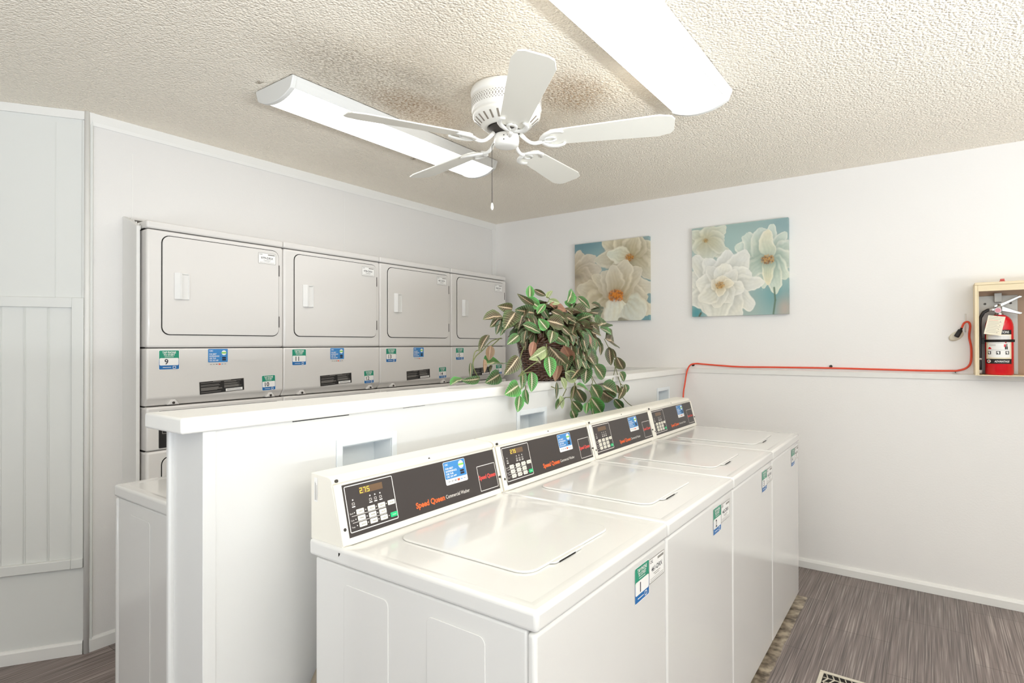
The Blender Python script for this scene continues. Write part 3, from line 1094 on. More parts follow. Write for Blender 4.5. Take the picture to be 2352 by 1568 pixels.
class Canvas:
    """a painting worked out on a fine grid: x to the right, y downwards, both 0..1"""

    def __init__(self, n, seed):
        self.n = n
        g = (np.arange(n) + .5) / n
        self.x, self.y = np.meshgrid(g, g)
        self.img = np.zeros((n, n, 3))
        self.rng = np.random.RandomState(seed)
        self.noise = sum(self._noise(k) / k ** .5 for k in (4, 9, 20)) / 1.6
        self.xw = self.x + .075 * self._noise(5) + .030 * self._noise(13) + .012 * self._noise(33)
        self.yw = self.y + .075 * self._noise(5) + .030 * self._noise(13) + .012 * self._noise(33)
        self.brush = sum(self._noise(k) for k in (28, 60)) * .5

    def _noise(self, k):
        a = self.rng.rand(k + 2, k + 2) - .5
        i = self.x * k; j = self.y * k
        i0 = i.astype(int); j0 = j.astype(int)
        fi = i - i0; fj = j - j0
        fi = fi * fi * (3 - 2 * fi); fj = fj * fj * (3 - 2 * fj)
        return (a[j0, i0] * (1 - fi) + a[j0, i0 + 1] * fi) * (1 - fj) + (a[j0 + 1, i0] * (1 - fi) + a[j0 + 1, i0 + 1] * fi) * fj

    def mix(self, m, c):
        m = np.clip(m, 0, 1)[..., None]
        self.img = self.img * (1 - m) + c * m

    def wash(self, cx, cy, rx, ry, colour, amt):
        d = ((self.x - cx) / rx) ** 2 + ((self.y - cy) / ry) ** 2
        self.mix(amt * np.exp(-d * 1.2 + self.noise * .8), col_lin(colour))

    def petal(self, cx, cy, ang, ln, wd, base='#D9D3C4', body='#E9E5DA', edge='#F3F0E8', vein='#C9BDA8', amt=.97, bend=0.0):
        a = math.radians(ang)
        ang = ang + self.rng.uniform(-7, 7); ln = ln * self.rng.uniform(.86, 1.1); wd = wd * self.rng.uniform(.85, 1.25)
        a = math.radians(ang)
        dx, dy = self.xw - cx, self.yw - cy
        u = (dx * math.cos(a) - dy * math.sin(a)) / ln
        v = (dx * math.sin(a) + dy * math.cos(a)) / wd
        v = v + bend * u * u
        uu = np.clip(u, 0, 1)
        prof = np.sqrt(np.clip(np.sin(PI * uu ** .72), 0, 1)) * (1 + .10 * self.noise + .035 * np.sin(uu * 19 + ang))
        q = np.abs(v) / np.maximum(prof * .5, 1e-3)
        m = np.clip((1.0 - q) * 7, 0, 1) * np.clip(u * 30, 0, 1) * (u < 1.02)
        sh = np.clip(1.45 - q, 0, .45) / .45 * (u > 0.05) * (u < 1.02) * (.35 + .65 * (1 - uu))
        self.mix(sh * .30, col_lin(vein) * .72)
        t = np.clip(uu * 1.15, 0, 1)[..., None]
        c = col_lin(base) * (1 - t) + col_lin(body) * t
        e = np.clip((q - .55) / .45, 0, 1)[..., None] * np.clip(uu * 2, 0, 1)[..., None]
        c = c * (1 - e) + col_lin(edge) * e
        st = (.5 + .5 * np.sin(v / np.maximum(prof, .05) * 34 + 5 * self.noise + ang)) * (1 - uu) ** .8
        st = np.clip(st * .34 * (1 + 2.5 * self.noise), 0, 1)[..., None]
        c = c * (1 - st) + col_lin(vein) * st
        rim = np.clip(1 - np.abs(q - .97) / .05, 0, 1)[..., None] * .45
        c = c * (1 - rim) + col_lin(vein) * rim
        c = c * (1 + .22 * self.noise[..., None] + .10 * self.brush[..., None]) * self.rng.uniform(.93, 1.02)
        warm = np.clip(.5 + 2.2 * self.noise, 0, 1)[..., None]
        c = c * (1 - warm * np.array([.0, .03, .12]))
        m = (m * amt)[..., None]
        self.img = self.img * (1 - m) + c * m

    def centre(self, cx, cy, r, dark, lite, n=90):
        self.wash(cx, cy, r * .9, r * .7, dark, .9)
        for k in range(n):
            a = self.rng.rand() * 2 * PI
            d = r * (self.rng.rand() ** .5)
            px, py = cx + d * math.cos(a), cy + d * .75 * math.sin(a)
            rr = r * (.06 + .07 * self.rng.rand())
            g = np.exp(-(((self.x - px) / rr) ** 2 + ((self.y - py) / rr) ** 2))
            self.mix(g * .85, col_lin(lite if self.rng.rand() < .6 else dark))

    def stroke(self, pts, wd, colour):
        for (x0, y0), (x1, y1) in zip(pts[:-1], pts[1:]):
            dx, dy = x1 - x0, y1 - y0
            t = np.clip(((self.x - x0) * dx + (self.y - y0) * dy) / (dx * dx + dy * dy), 0, 1)
            d = np.hypot(self.x - x0 - t * dx, self.y - y0 - t * dy)
            self.mix(np.clip(1.3 - d / wd, 0, 1), col_lin(colour))


def art_left(n):
    c = Canvas(n, 4)
    c.img[:] = col_lin('#8FA7A8')
    c.wash(.18, .05, .4, .25, '#5F8590', .9)
    c.wash(.95, .45, .2, .3, '#6E959B', .8)
    c.wash(.9, .95, .4, .25, '#6B98A0', .9)
    c.wash(.05, .75, .3, .3, '#C9C5BA', .8)
    c.wash(.35, .2, .3, .2, '#8FAFB0', .6)
    W1 = dict(base='#A79C88', body='#D2CABB', edge='#DDD6C8', vein='#A8977E')
    # flower at the left edge
    for a, l, w_ in ((75, .36, .34), (40, .40, .30), (5, .46, .22), (-30, .42, .30), (-65, .40, .34), (-90, .42, .36)):
        c.petal(-.02, .40, a, l, w_, **W1)
    c.wash(.02, .42, .10, .04, '#8C8374', .7)
    # upper flower
    W2 = dict(base='#A69A78', body='#D3CEBB', edge='#E4DFD0', vein='#A09274')
    for a, l, w_ in ((150, .40, .30), (185, .46, .22), (215, .42, .22), (25, .34, .30), (-5, .34, .28), (-35, .36, .24), (60, .32, .28), (110, .34, .34), (85, .32, .24)):
        c.petal(.745, .225, a, l, w_, **W2)
    c.petal(.76, .24, 165, .30, .20, base='#CFC9AE', body='#DCE0D2', edge='#F2EFE2', vein='#A99F82')
    c.wash(.73, .30, .08, .05, '#8A8672', .6)
    c.centre(.75, .235, .058, '#8E5A1C', '#C98A34')
    # lower flower
    W3 = dict(base='#AEA284', body='#D6D0BF', edge='#E4DECF', vein='#A6946F')
    for a, l, w_ in ((165, .50, .28), (195, .56, .34), (225, .46, .36), (20, .50, .26), (-5, .46, .30), (-32, .46, .32), (135, .46, .30), (48, .46, .30)):
        c.petal(.575, .690, a, l, w_, **W3)
    c.petal(.56, .70, 110, .42, .30, **W3)
    c.petal(.58, .70, 72, .44, .34, **W3)
    c.petal(.57, .70, 92, .42, .26, **W3)
    c.petal(.575, .72, -88, .38, .36, base='#E3E6DC', body='#E6E8DE', edge='#EEECE2', vein='#CFC7AE')
    c.petal(.70, .76, -35, .36, .28, base='#C9CFC6', body='#DFE2DA', edge='#EFECE0', vein='#B7B09A')
    c.petal(.60, .98, -20, .30, .10, base='#8F8F80', body='#A9A08C', edge='#B9B09A', vein='#7D7868')
    c.centre(.575, .690, .100, '#8C4A12', '#D98424', 150)
    return c


def art_right(n):
    c = Canvas(n, 9)
    c.img[:] = col_lin('#A9BDB8')
    c.wash(.5, .03, .5, .16, '#93ACA8', .8)
    c.wash(.95, .06, .25, .2, '#7C9BA1', .8)
    c.wash(.42, .22, .2, .2, '#9DB8B4', .8)
    c.wash(.85, .85, .28, .25, '#5E979B', .9)
    c.wash(.96, .95, .10, .15, '#BFA898', .7)
    c.wash(.62, .95, .2, .2, '#A3B3AB', .8)
    c.wash(.05, .95, .12, .12, '#4E9399', .9)
    W1 = dict(base='#BDB99C', body='#D3D8CC', edge='#E6E6DA', vein='#AEB09A')
    for a, l, w_ in ((180, .26, .22), (140, .24, .2), (70, .20, .2), (30, .28, .2), (0, .26, .22), (215, .22, .22), (-40, .30, .22), (-75, .22, .26), (-15, .28, .16)):
        c.petal(.15, .16, a, l, w_, **W1)
    c.centre(.155, .15, .032, '#8A6A3C', '#C9A45A', 50)
    W2 = dict(base='#97AFA4', body='#CFDAD0', edge='#EDEDE2', vein='#8FA79E')
    for a, l, w_ in ((175, .36, .16), (155, .40, .18), (130, .38, .22), (200, .30, .2), (105, .36, .22), (80, .40, .22), (50, .34, .22), (20, .30, .2), (-15, .30, .24), (-45, .34, .24), (-75, .36, .22), (-105, .34, .20), (225, .28, .2)):
        c.petal(.80, .42, a, l, w_, **W2)
    c.petal(.80, .42, 92, .36, .15, base='#AFC0B4', body='#E4DFC6', edge='#F2EEDF', vein='#A8B3A4')
    c.petal(.80, .42, -95, .34, .14, base='#9FB9AE', body='#E2DCC0', edge='#F0ECDC', vein='#9FB0A2')
    c.wash(.80, .44, .10, .06, '#7F968C', .5)
    c.centre(.80, .42, .066, '#7A4E22', '#C79A58', 80)
    c.stroke([(.862, .72), (.872, .85), (.850, 1.02)], .010, '#5D7561')
    W3 = dict(base='#B8BCB4', body='#E3E4E0', edge='#F2F2EE', vein='#B2B4AC')
    for a, l, w_ in ((185, .40, .26), (160, .42, .24), (135, .42, .26), (110, .36, .28), (80, .42, .30), (50, .44, .26), (20, .42, .26), (-10, .46, .26), (-35, .42, .28), (215, .38, .26), (240, .36, .30), (-65, .42, .30), (-95, .42, .32)):
        c.petal(.31, .66, a, l, w_, **W3)
    for a, l, w_ in ((170, .26, .22), (120, .28, .22), (75, .26, .26), (35, .26, .2), (-20, .28, .2), (-60, .26, .22), (-100, .24, .24), (-145, .26, .22)):
        c.petal(.31, .66, a, l, w_, base='#BFC2B8', body='#E8E8E2', edge='#F4F3EE', vein='#B9B6A6')
    for a, l, w_ in ((150, .14, .12), (80, .15, .18), (20, .14, .12), (-90, .12, .16)):
        c.petal(.31, .665, a, l, w_, base='#C9BD9C', body='#E6E2D4', edge='#F2EEE4', vein='#C2B590')
    c.centre(.31, .66, .050, '#8A6434', '#CFA25A', 70)
    c.stroke([(.10, .96), (.07, 1.02)], .012, '#5B5F48')
    return c


M_ART = bpy.data.materials.new('canvas_paint')
M_ART.use_nodes = True
bsdf(M_ART).inputs['Roughness'].default_value = .55
_at = N(M_ART, 'ShaderNodeVertexColor')
_at.layer_name = 'paint'
L(M_ART, _at, 'Color', bsdf(M_ART), 'Base Color')
add_bump(M_ART, 900.0, .25, .0006, 1.0)


def picture(label, x0, x1, z0, z1, fn):
    dep = .034
    t = thing('canvas_painting', label, 'painting', ((x0 + x1) / 2, YB, z0), 0, 'flower paintings on the back wall')
    n = 210
    c = fn(n)
    hw, ht = (x1 - x0) / 2, z1 - z0
    # front sheet folds round the stretcher: grid with its rim pushed back to the wall
    g = np.concatenate(([-.0001], np.linspace(0, 1, n), [1.0001]))
    k = n + 2
    X, Z = np.meshgrid(-hw + 2 * hw * np.clip(g, 0, 1), ht * (1 - np.clip(g, 0, 1)))
    Y = np.full_like(X, -dep)
    Y[0, :] = Y[-1, :] = 0
    Y[:, 0] = Y[:, -1] = 0
    Y -= .0006
    me = bpy.data.meshes.new('canvas')
    vs = np.stack([X, Y, Z], -1).reshape(-1, 3)
    idx = np.arange(k * k).reshape(k, k)
    fs = np.stack([idx[:-1, :-1], idx[1:, :-1], idx[1:, 1:], idx[:-1, 1:]], -1).reshape(-1, 4)
    me.from_pydata(vs.tolist(), [], fs.tolist())
    img = np.pad(np.clip(c.img, 0, 1), ((1, 1), (1, 1), (0, 0)), mode='edge')
    at = me.color_attributes.new('paint', 'FLOAT_COLOR', 'POINT')
    buf = np.ones((k * k, 4), np.float32)
    buf[:, :3] = img.reshape(-1, 3)
    at.data.foreach_set('color', buf.ravel())
    me.materials.append(M_ART)
    o = bpy.data.objects.new('canvas', me)
    COL.objects.link(o)
    o.parent = t
    b = B()
    e = .0015
    for a0, a1, c0, c1 in ((-hw + e, -hw + .035, e, ht - e), (hw - .035, hw - e, e, ht - e), (-hw + .035, hw - .035, e, .035), (-hw + .035, hw - .035, ht - .035, ht - e)):
        b.box(a0, a1, -dep + .002, -.001, c0, c1)
    b.build('stretcher', M_WOOD, t)
    return t


picture('flower canvas on the left, partly behind the plant, with one large orange centred bloom', -2.262, -1.647, 1.562, 2.170, art_left)
picture('right flower canvas of pale blooms on aqua, free of the plant', -1.331, -.720, 1.574, 2.183, art_right)

# ------------------------------------------------------------------ fire extinguisher in its wooden cabinet
CX0, CX1, CZ0, CZ1, CY = .190, .580, 1.2170, 1.700, 3.840
cab = thing('extinguisher_cabinet', 'open cream wooden cabinet on the back wall around the fire extinguisher', 'cabinet', (CX0, YB, CZ0))
cw, chh, cd = CX1 - CX0, CZ1 - CZ0, YB - CY - .0005
b = B()
b.box(0, .012, -cd + .0, 0, .0, chh - .014, bev=.001)
b.box(cw - .012, cw, -cd, 0, .0, chh - .014, bev=.001)
b.box(.0, cw, -cd - .003, 0, chh - .0135, chh, bev=.0015)
b.box(.012, cw - .012, -cd, 0, 0, .004)
b.build('carcass', M_WOOD, cab)
b = B()
b.box(.0125, cw - .0125, -.006, -.0005, .004, chh - .014)
b.build('back_panel', M_WOODIN, cab)
b = B()
b.box(.0122, .0165, -cd - .0005, -cd + .012, .004, chh - .0465, bev=.001)
b.box(.0122, cw - .0122, -cd - .0005, -cd + .012, chh - .046, chh - .014, bev=.001)
b.build('face_frame', M_WOOD, cab)

EX, EY = .291, 3.906
br = thing('wall_bracket', 'grey metal mounting plate behind the fire extinguisher', 'bracket', (EX, YB - .0065, CZ0))
b = B()
b.box(-.080, .080, -.004, 0, .006, .420, bev=.001)
b.build('plate', M_GREYMET, br)
b = B()
b.box(-.015, .015, -.030, -.0045, .385, .432, bev=.001)
b.build('hook', M_GREYMET, br)
for sx in (-.052, .052):
    b = B()
    b.tube([(sx, -.004, .378), (sx, -.0075, .378)], .0055, 10)
    b.build('screw', M_SCREW, br)

ext = thing('fire_extinguisher', 'red fire extinguisher with a black hose and a paper tag', 'fire extinguisher', (EX, EY, CZ0 + .0042))
R0 = .058
b = B()
b.lathe([(.030, 0), (.052, .0), (R0, .005), (R0, .245), (.0565, .262), (.051, .282), (.041, .298), (.028, .308), (.018, .312)], 48)
b.build('cylinder', M_EXT, ext)


def wrap(b, a0, a1, z0, z1, r, mi=0, k=14):
    vs, fs = [], []
    for j in range(k + 1):
        a = math.radians(a0 + (a1 - a0) * j / k)
        vs += [(r * math.sin(a), -r * math.cos(a), z0), (r * math.sin(a), -r * math.cos(a), z1)]
    for j in range(k):
        fs.append((2 * j, 2 * j + 2, 2 * j + 3, 2 * j + 1))
    b.add(vs, fs, mi, True)


# the label is read from the camera's side: its middle faces a little to the left
A0, A1 = -66, 50
AM = (A0 + A1) / 2


def wrap_text(b, s, size, a_mid, z, r, mi, wid, bold=.015, shear=0.0):
    vs, fs = text_geo(s, bold, shear)
    x0 = min(p[0] for p in vs); x1 = max(p[0] for p in vs)
    k = wid / (x1 - x0)
    out = []
    for p in vs:
        a = math.radians(a_mid) + ((p[0] - x0) * k - wid / 2) / r
        out.append((r * math.sin(a), -r * math.cos(a), z + p[1] * size))
    b.add(out, fs, mi)


b = B()
r1, r2, r3 = R0 + .0004, R0 + .0007, R0 + .0010
wrap(b, A0, A1, .083, .232, r1, 0)
wrap(b, A0 + 9, A1 - 9, .090, .205, r2, 1)
wrap(b, A0, A1, .2085, .232, r2, 2)
wrap(b, A0, A1, .058, .083, r2, 2)
wrap_text(b, 'INSTRUCTIONS', .017, AM + 2, .2145, r3, 1, .088)
wrap_text(b, 'ADVANTAGE', .0135, AM + 15, .0655, r3, 1, .064, shear=.25)
ov = []
for j in range(20):
    a = math.radians(A0 + 17) + .0105 * math.cos(2 * PI * j / 20) / r3
    ov.append((r3 * math.sin(a), -r3 * math.cos(a), .0705 + .0082 * math.sin(2 * PI * j / 20)))
b.poly(ov, 1)
wrap(b, A0 + 12, A0 + 17, .067, .074, r3 + .0003, 3, 2); wrap(b, A0 + 18, A0 + 22, .067, .074, r3 + .0003, 4, 2)
for a in (A0 + 20, AM, A1 - 22):
    wrap(b, a - 8, a + 8, .106, .123, r3, 2, 4)
    wrap(b, a - 5, a + 4, .1085, .1205, r3 + .0003, 1, 4)
    wrap(b, a - 4, a - 1, .1085, .114, r3 + .0006, 2, 2)
# a plain figure aiming at a flame
wrap(b, A1 - 32, A1 - 26, .132, .146, r3, 2, 2); wrap(b, A1 - 25, A1 - 20, .132, .146, r3, 2, 2)
wrap(b, A1 - 36, A1 - 29, .144, .158, r3, 3, 2); wrap(b, A1 - 29, A1 - 21, .146, .160, r3 + .0002, 4, 2); wrap(b, A1 - 31, A1 - 25, .1645, .170, r3, 3, 2)
wrap(b, A0 + 14, A0 + 30, .133, .139, r3, 3, 4); wrap(b, A0 + 17, A0 + 26, .139, .144, r3, 3, 3)
for z in (.150, .155):
    wrap(b, A0 + 20, A0 + 48, z, z + .0016, r3, 4, 6)
for z in (.128, .163, .186, .192, .198):
    wrap(b, A0 + 12, A1 - 12, z, z + .0010, r3, 4, 10)
wrap(b, A0 + 9, A0 + 13, .090, .205, r2 + .0002, 0, 2)
b.build('label', [M_LABEL, M_WHITE, M_RUBBER, M_EXT, M_GREYTXT], ext)
b = B()
band = [((R0 + .0016) * math.sin(2 * PI * j / 40), -(R0 + .0016) * math.cos(2 * PI * j / 40), .176) for j in range(40)]
for dz in (-.0042, 0, .0042):
    b.tube([(p[0], p[1], p[2] + dz) for p in band], .0028, 6, closed=True)
b.box(-R0 - .020, -R0 + .004, -.014, .010, .162, .190, bev=.002)
b.build('strap', M_RUBBER, ext)
b = B()
b.lathe([(.019, .308), (.019, .318), (.015, .322), (.015, .352), (.011, .356), (.011, .366)], 20)
b.box(-.030, -.010, -.009, .009, .330, .346, bev=.003)
b.build('valve', M_STEEL, ext)
b = B()
for z0, z1, zz in ((.352, .402, 1), (.344, .318, 0)):
    pts, vs = [], []
    b.prism([(-.020, z0 - .010), (.016, z0 - .006 + (.010 if zz else -.010)), (.080, z1 - .007), (.090, z1 - .004), (.090, z1 + .003), (.080, z1 + .006), (.016, z0 + .013 + (.010 if zz else -.002)), (-.020, z0 + .010)], 'y', -.009, .009, bev=.002)
b.build('handle', M_STEEL, ext)
b = B()
b.tube([(-.006, -.014, .334), (-.006, -.026, .334)], .014, 20)
b.tube([(-.006, -.026, .334), (-.006, -.0275, .334)], .012, 20, mi=1)
b.build('gauge', [M_STEEL, mat('pink_gauge_face', '#D58E98', .2)], ext)
b = B()
hp = [(-.028, 0, .338), (-.045, -.002, .337), (-.063, -.006, .325), (-.076, -.010, .298), (-.079, -.012, .26), (-.0785, -.012, .20), (-.0785, -.012, .14), (-.0785, -.012, .024)]
pts = []
for j in range(len(hp) - 1):
    for s_ in range(4):
        pts.append(Vector(hp[j]).lerp(Vector(hp[j + 1]), s_ / 4))
pts.append(Vector(hp[-1]))
b.tube(pts, .0078, 12)
h_ = b.build('hose', M_RUBBER, ext)
b = B()
b.tube([(-.0785, -.012, .086), (-.0785, -.012, .076)], .0086, 12)
b.tube([(-.0785, -.012, .024), (-.0785, -.012, .004)], .0094, 12)
b.tube([(-.024, 0, .338), (-.040, -.001, .338)], .0088, 12)
b.build('hose_ferrule', M_GREYMET, h_)
b = B()
T = plane_xf(Vector((-.066, -.069, .212)), (1, -.06, -.16), (.20, 0.02, 1))
b.box(0, .068, 0, .098, 0, .0008, 0, xf=T)
for j in range(11):
    v = .090 - .0078 * j
    b.quad(.006, .058 - .007 * (j % 3), v, v + .0011, .0011, 2 if j == 2 else 1, xf=T)
for u, v in ((.052, .03), (.054, .05), (.050, .012), (.053, .07)):
    b.quad(u - .0012, u + .0012, v, v + .003, .0012, 3, xf=T)
b.tube([T @ Vector((.036, .094, .001)), Vector((-.006, -.018, .318))], .0012, 6, 3)
b.build('paper_tag', [M_PAPER, M_GREYTXT, M_RED, M_SCREW], ext)
b = B()
b.box(-.011, .011, -.010, .010, 0, .004, bev=.001)
b.box(-.008, .010, -.006, .006, .004, .014, bev=.003)
tag(b.build('plastic_seal', mat('red_clear_plastic', '#C8564C', .25), loc=(.300, 3.852, CZ1 + .0002)), 'small red plastic seal lying on top of the extinguisher cabinet', 'seal')

# ------------------------------------------------------------------ orange cord along the ledge
cord = thing('extension_cord', 'orange extension cord running along the wall ledge to the cabinet', 'cord', (-1.34, YL, 1.2165))
O3 = Vector((-1.34, YL, 1.2165))


def smooth_path(P, k=8):
    P = [Vector(p) for p in P]
    out = []
    for i in range(len(P) - 1):
        p0, p1, p2, p3 = P[max(i - 1, 0)], P[i], P[i + 1], P[min(i + 2, len(P) - 1)]
        for j in range(k):
            t = j / k
            out.append(.5 * ((2 * p1) + (p2 - p0) * t + (2 * p0 - 5 * p1 + 4 * p2 - p3) * t * t + (3 * p1 - p0 - 3 * p2 + p3) * t ** 3))
    out.append(P[-1])
    return out


b = B()
cy = YB - .012
P = [(-1.345, 3.80, .62), (-1.350, 3.82, .88), (-1.366, 3.866, 1.035), (-1.367, 3.900, 1.11), (-1.362, 3.930, 1.195), (-1.347, 3.952, 1.238), (-1.315, cy, 1.249), (-1.26, cy, 1.246), (-1.15, cy, 1.239), (-1.02, cy, 1.233), (-.80, cy, 1.2345),
     (-.49, cy, 1.236), (-.25, cy, 1.234), (-.05, cy, 1.232), (.08, cy, 1.2335), (.125, cy, 1.2365), (.160, cy, 1.252), (.178, cy, 1.285), (.180, cy, 1.36), (.172, cy, 1.42), (.176, cy - .008, 1.478), (.168, cy - .012, 1.500), (.150, cy - .014, 1.494), (.138, cy - .014, 1.462)]
b.tube([p - O3 for p in smooth_path(P)], .0052, 8)
b.build('cord', M_CORD, cord)
b = B()
a = Vector((.140, cy - .014, 1.468)) - O3
c = Vector((.112, cy - .016, 1.412)) - O3
dirv = (c - a).normalized()
b.tube([a, a + dirv * .010, a + dirv * .012, a + dirv * .050, a + dirv * .054], [.007, .008, .014, .0155, .013], 10, flat=.8)
b.build('plug', M_RUBBER, cord)
tp = thing('plug_adapter', 'cream plug adapter under the black plug left of the cabinet', 'adapter', (.116, YB - .0005, 1.425))
b = B()
Xa = Matrix.Rotation(math.radians(90), 4, 'X')
b.lathe([(.010, 0), (.034, 0), (.036, .004), (.034, .011), (.026, .013), (.004, .0135)], 28, xf=Matrix.Rotation(math.radians(-35), 4, 'Y') @ Xa, sx=1.02, sy=.62)
b.build('body', M_CREAM, tp)
b = B()
b.tube([(.040, -.003, .02), (.040, -.003, .12)], .0032, 8)
b.build('riser', M_TRIM, tp)
for lab, x, z, m_ in (('dark cord clip on the ledge corner where the orange cord turns down', -1.337, 1.2385, M_RUBBER),
                      ('dark cord clip halfway along the orange cord', -.490, 1.2465, M_RUBBER),
                      ('grey cord clip where the orange cord rises beside the cabinet', .112, 1.2265, M_GREYMET)):
    t = thing('cord_clip', lab, 'clip', (x, YB - .0004, z), 0, 'clips holding the orange cord')
    b = B(); b.tube([(0, 0, 0), (0, -.010, 0)], .0085, 12, mi=0)
    b.build('clip_body', m_, t)
    b = B(); b.tube([(0, -.0102, 0), (0, -.0125, 0)], .0035, 8)
    b.build('nail', M_SCREW, t)

# ------------------------------------------------------------------ floor register and hoses
reg = thing('floor_register', 'cream metal floor register at the bottom edge beside the washers', 'floor vent', (-.383, 2.738, 0))
b = B()
rw, rd = .330, .175
b.box(0, rw, -.016, 0, .0005, .006, bev=.002)
b.box(0, rw, -rd, -rd + .016, .0005, .006, bev=.002)
b.box(0, .016, -rd + .016, -.016, .0005, .006, bev=.002)
b.box(rw - .016, rw, -rd + .016, -.016, .0005, .006, bev=.002)
b.build('frame', M_REG, reg)
b = B()
b.box(.016, rw - .016, -rd + .016, -.016, .0004, .0012)
b.build('duct', M_GAP, reg)
b = B()
for j in range(13):
    x = .026 + .0225 * j
    b.tube([(x, -.020, .0035), (x + .010, -.055, .0042), (x - .004, -.088, .0042), (x + .010, -.122, .0042), (x, -rd + .020, .0035)], .0028, 6)
for y in (-.052, -.088, -.122):
    b.tube([(.018, y, .0030), (rw - .018, y, .0030)], .0026, 6)
b.build('grille', M_REG, reg)

for lab, pts, r_, m_ in (('tan drain hose low behind the nearest washer', [(-1.335, 1.06, .60), (-1.333, 1.00, .56), (-1.330, .945, .50), (-1.330, .905, .42), (-1.335, .875, .30), (-1.335, .86, .15), (-1.33, .86, .016)], .014, M_TAN),
                         ('black water hose low behind the nearest washer', [(-1.300, 1.05, .58), (-1.300, .985, .54), (-1.300, .935, .47), (-1.302, .905, .38), (-1.302, .885, .25), (-1.302, .875, .012)], .010, M_RUBBER)):
    b = B()
    o = Vector(pts[-1])
    b.tube([p - o for p in smooth_path(pts)], r_, 10)
    tag(b.build('washer_hose', m_, loc=o), lab, 'hose')

# ------------------------------------------------------------------ basket with trailing leaves
PX, PY, PZ = -1.468, 2.375, 1.2165
RX, RY, RH = .125, .262, .185          # at the rim
KX, KY = .092, .205                    # at the base
plant = thing('potted_plant', 'brown wicker basket of trailing striped leaves on the partition board', 'plant', (PX, PY, PZ))
M_WICK = mat('dark_wicker', '#4A2E1D', .26, coat=.5)
add_bump(M_WICK, 120, .3, .001)
b = B()
rows = 21
nst = 40
for k in range(rows):
    f = k / (rows - 1)
    f2 = f ** .8
    rx, ry = KX + (RX - KX) * f2, KY + (RY - KY) * f2
    pts = []
    for j in range(nst * 4):
        a = 2 * PI * j / (nst * 4)
        wv = .0034 * math.cos(nst * a / 2 * 1 + (PI if k % 2 else 0))
        pts.append(((rx + wv) * math.cos(a), (ry + wv) * math.sin(a), .010 + (RH - .018) * f + .0012 * math.sin(5 * a + k)))
    b.tube(pts, .0047, 6, closed=True)
for j in range(nst):
    a = 2 * PI * (j + .5) / nst
    b.tube([(KX * math.cos(a), KY * math.sin(a), .002), ((KX + (RX - KX) * .55) * math.cos(a), (KY + (RY - KY) * .55) * math.sin(a), RH * .5), (RX * math.cos(a), RY * math.sin(a), RH)], .0042, 6)
for ph in (0, PI):
    pts = []
    for j in range(160):
        a = 2 * PI * j / 160
        q = 22 * a + ph
        pts.append(((RX + .004 + .008 * math.cos(q)) * math.cos(a), (RY + .004 + .008 * math.cos(q)) * math.sin(a), RH + .002 + .008 * math.sin(q)))
    b.tube(pts, .0075, 6, closed=True)
for ph in (0, PI):
    pts = []
    for j in range(100):
        a = 2 * PI * j / 100
        q = 18 * a + ph
        pts.append(((KX + .004 + .004 * math.cos(q)) * math.cos(a), (KY + .004 + .004 * math.cos(q)) * math.sin(a), .0085 + .0045 * math.sin(q)))
    b.tube(pts, .004, 6, closed=True)
b.lathe([(.5, 0), (1.0, .003), (1.0, .006)], 40, (0, 0, 0), sx=KX, sy=KY)
bask = b.build('basket', M_WICK, plant)
for sg in (-1, 1):
    b = B()
    for ph in (0, 2 * PI / 3, 4 * PI / 3):
        pts = []
        for j in range(40):
            s_ = j / 39
            a = PI * s_
            q = 16 * s_ * PI + ph
            pts.append((-.075 * math.cos(a) + .006 * math.cos(q), sg * (RY - .010 + .006 * math.sin(q)), RH + .010 + .075 * math.sin(a) + .006 * math.cos(q + 1)))
        b.tube(pts, .0065, 6)
    b.build('handle', M_WICK, bask)
b = B()
b.lathe([(.02, RH - .045), (.9, RH - .040), (.96, RH - .050)], 40, sx=RX, sy=RY)
M_MOSS = mat('dark_moss', '#2C2018', .95)
add_bump(M_MOSS, 80, 1.0, .02)
b.build('moss_filling', M_MOSS, plant)


